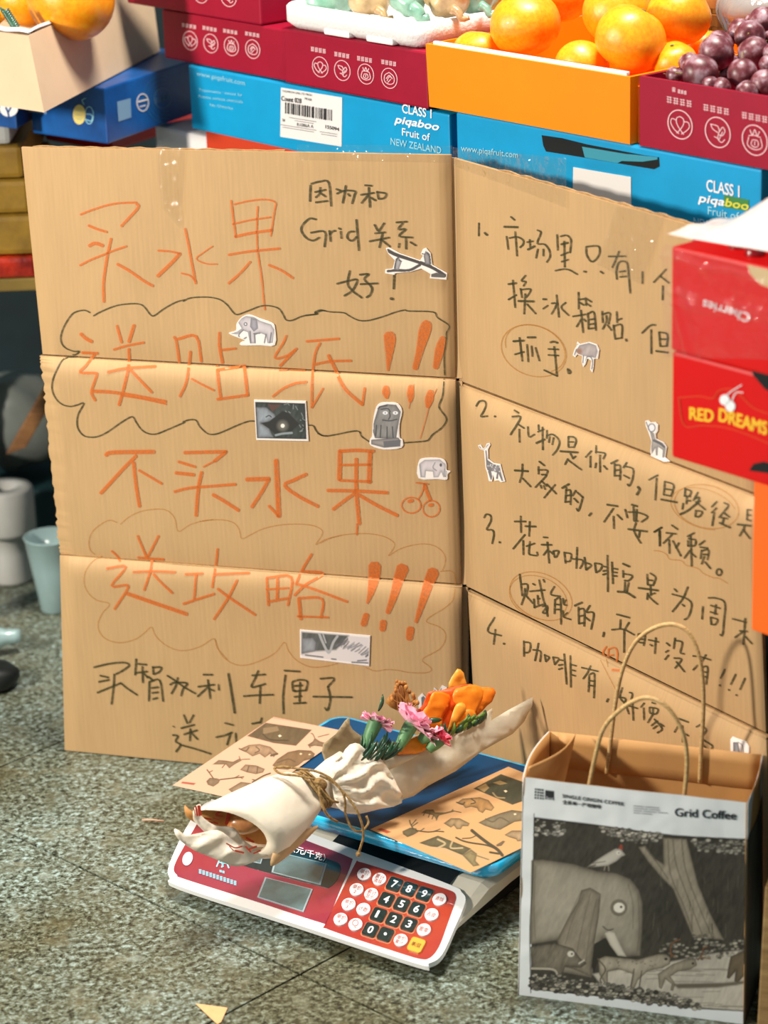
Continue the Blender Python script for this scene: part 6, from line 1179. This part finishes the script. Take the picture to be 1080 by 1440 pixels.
Qi = ((1 - b_)[..., None] * ((1 - a)[..., None] * gBL + a[..., None] * gBR) + b_[..., None] * ((1 - a)[..., None] * gTL + a[..., None] * gTR)).reshape(-1, 3); uu_, vv_ = GS.uv(Qi); Qi = Qi + GS.n[None] * (bagprof(uu_, vv_) - .0012)[:, None]
obj('front_lining', Qi, gridF(60, 50), M_bagk, bag, True)
hb = .006
bTL, bTR = gTL + D_ + Zv * .002, gTR + D_ + Zv * .002 - gu * .004
panel('back_panel', gBL + D_, gBR + D_, bTR, bTL, M_bagk)
panel('side_gusset', gBL, gBL + D_, bTL, gTL, M_bagk, bulge=-gu * .006)
panel('side_gusset', gBR + gu * .0, gBR + D_, bTR, gTR, M_bagk, bulge=gu * .004)
eps = gu * .0016
zt_ = lambda p, q, t: p + (q - p) * t
panel('side_print', gBR + eps, gBR + D_ + eps, zt_(gBR, bTR, .82) + D_ * .18 + eps, zt_(gBR, gTR, .84) + eps, M_side, bulge=gu * .004)
panel('side_white_band', zt_(gBR, gTR, .84) + eps, zt_(gBR, bTR, .82) + D_ * .18 + eps, bTR + eps, gTR + eps, M_bagw, n=(20, 8), bulge=gu * .002)
panel('side_white_band', gBL - eps, gBL + D_ - eps, bTL - eps, gTL - eps, M_bagw, n=(20, 12), bulge=-gu * .006)
V, F = box(gBL + Zv * .0008, gBR - gBL, D_, Zv * .0012); obj('bag_bottom', V, F, M_bagk, bag)
# folded kraft flap at the left inside, and turned-in top band of the back
panel('inner_fold', gTL + gb * .004 - Zv * .05, gTL + gb * .06 - Zv * .05 + gu * .03, gTL + gb * .11 + gu * .035 + Zv * .010, gTL + gb * .02 + Zv * .004, M_bagk, bulge=gu * .01)
panel('top_band', bTL - gb * .0022 - Zv * .045 + gu * .012, bTR - gb * .0022 - Zv * .045 - gu * .004, bTR - gb * .0022 - gu * .004, bTL - gb * .0022 + gu * .012, M_bagk, n=(24, 4))
M_rope = mat('twisted_paper_handle', (214, 180, 122), .6, rgb2=(182, 144, 88), scale=140, stretch=(1, 1, 3), bump=.4, bscale=200)
def handle(px, plane, n=6, r=.0026):
    P_ = catmull(np.array(px, float), n); Q = plane.hit(P_); V, F = tube(Q, r, 10); return obj('handle', V, F, M_rope, bag, True)
HB = vsurf(gO + D_ - gb * .006, -18); HF = Surf(gO + gb * .012, gu, Zv - gb * .0)
handle([(853, 1088), (858, 1048), (866, 985), (876, 940), (893, 904), (918, 884), (945, 878), (967, 888), (981, 915), (988, 955), (989, 1000), (986, 1055), (984, 1100)], HB)
handle([(822, 1140), (828, 1108), (836, 1068), (848, 1026), (870, 1000), (896, 984), (916, 982), (940, 996), (960, 1030), (966, 1070), (962, 1122), (958, 1150)], HF)
# scraps
S0 = flat(.001)
polymesh('paper_scrap', S0, [(275, 1412), (320, 1418), (311, 1438), (306, 1441), (298, 1434)], mat('scrap_paper', (232, 178, 124), .6, noise=.12, scale=90), None, .001, .0008, label='small triangular scrap of brown paper on the floor at the bottom', cat='paper')
V, F = tube([at_floor(200, 1153, .003), at_floor(216, 1153, .005), at_floor(231, 1155, .003)], .0012, 6); obj('twig', V, F, mat('pinkish_twig', (210, 160, 130), .7), None, True, 'thin pinkish twig on the floor left of the scale', 'twig')

# ============================================================ MARKET WALL far behind
obj('wall_back', [(-3.2, 6.55, -.05), (2.6, 6.55, -.05), (2.6, 6.55, 3.6), (-3.2, 6.55, 3.6), (-3.2, 6.65, -.05), (2.6, 6.65, -.05), (2.6, 6.65, 3.6), (-3.2, 6.65, 3.6)],
    [(0, 1, 2, 3), (7, 6, 5, 4), (0, 4, 5, 1), (1, 5, 6, 2), (2, 6, 7, 3), (3, 7, 4, 0)], mat('grey_plaster', (120, 126, 122), .9, noise=.15, scale=4), kind='structure')
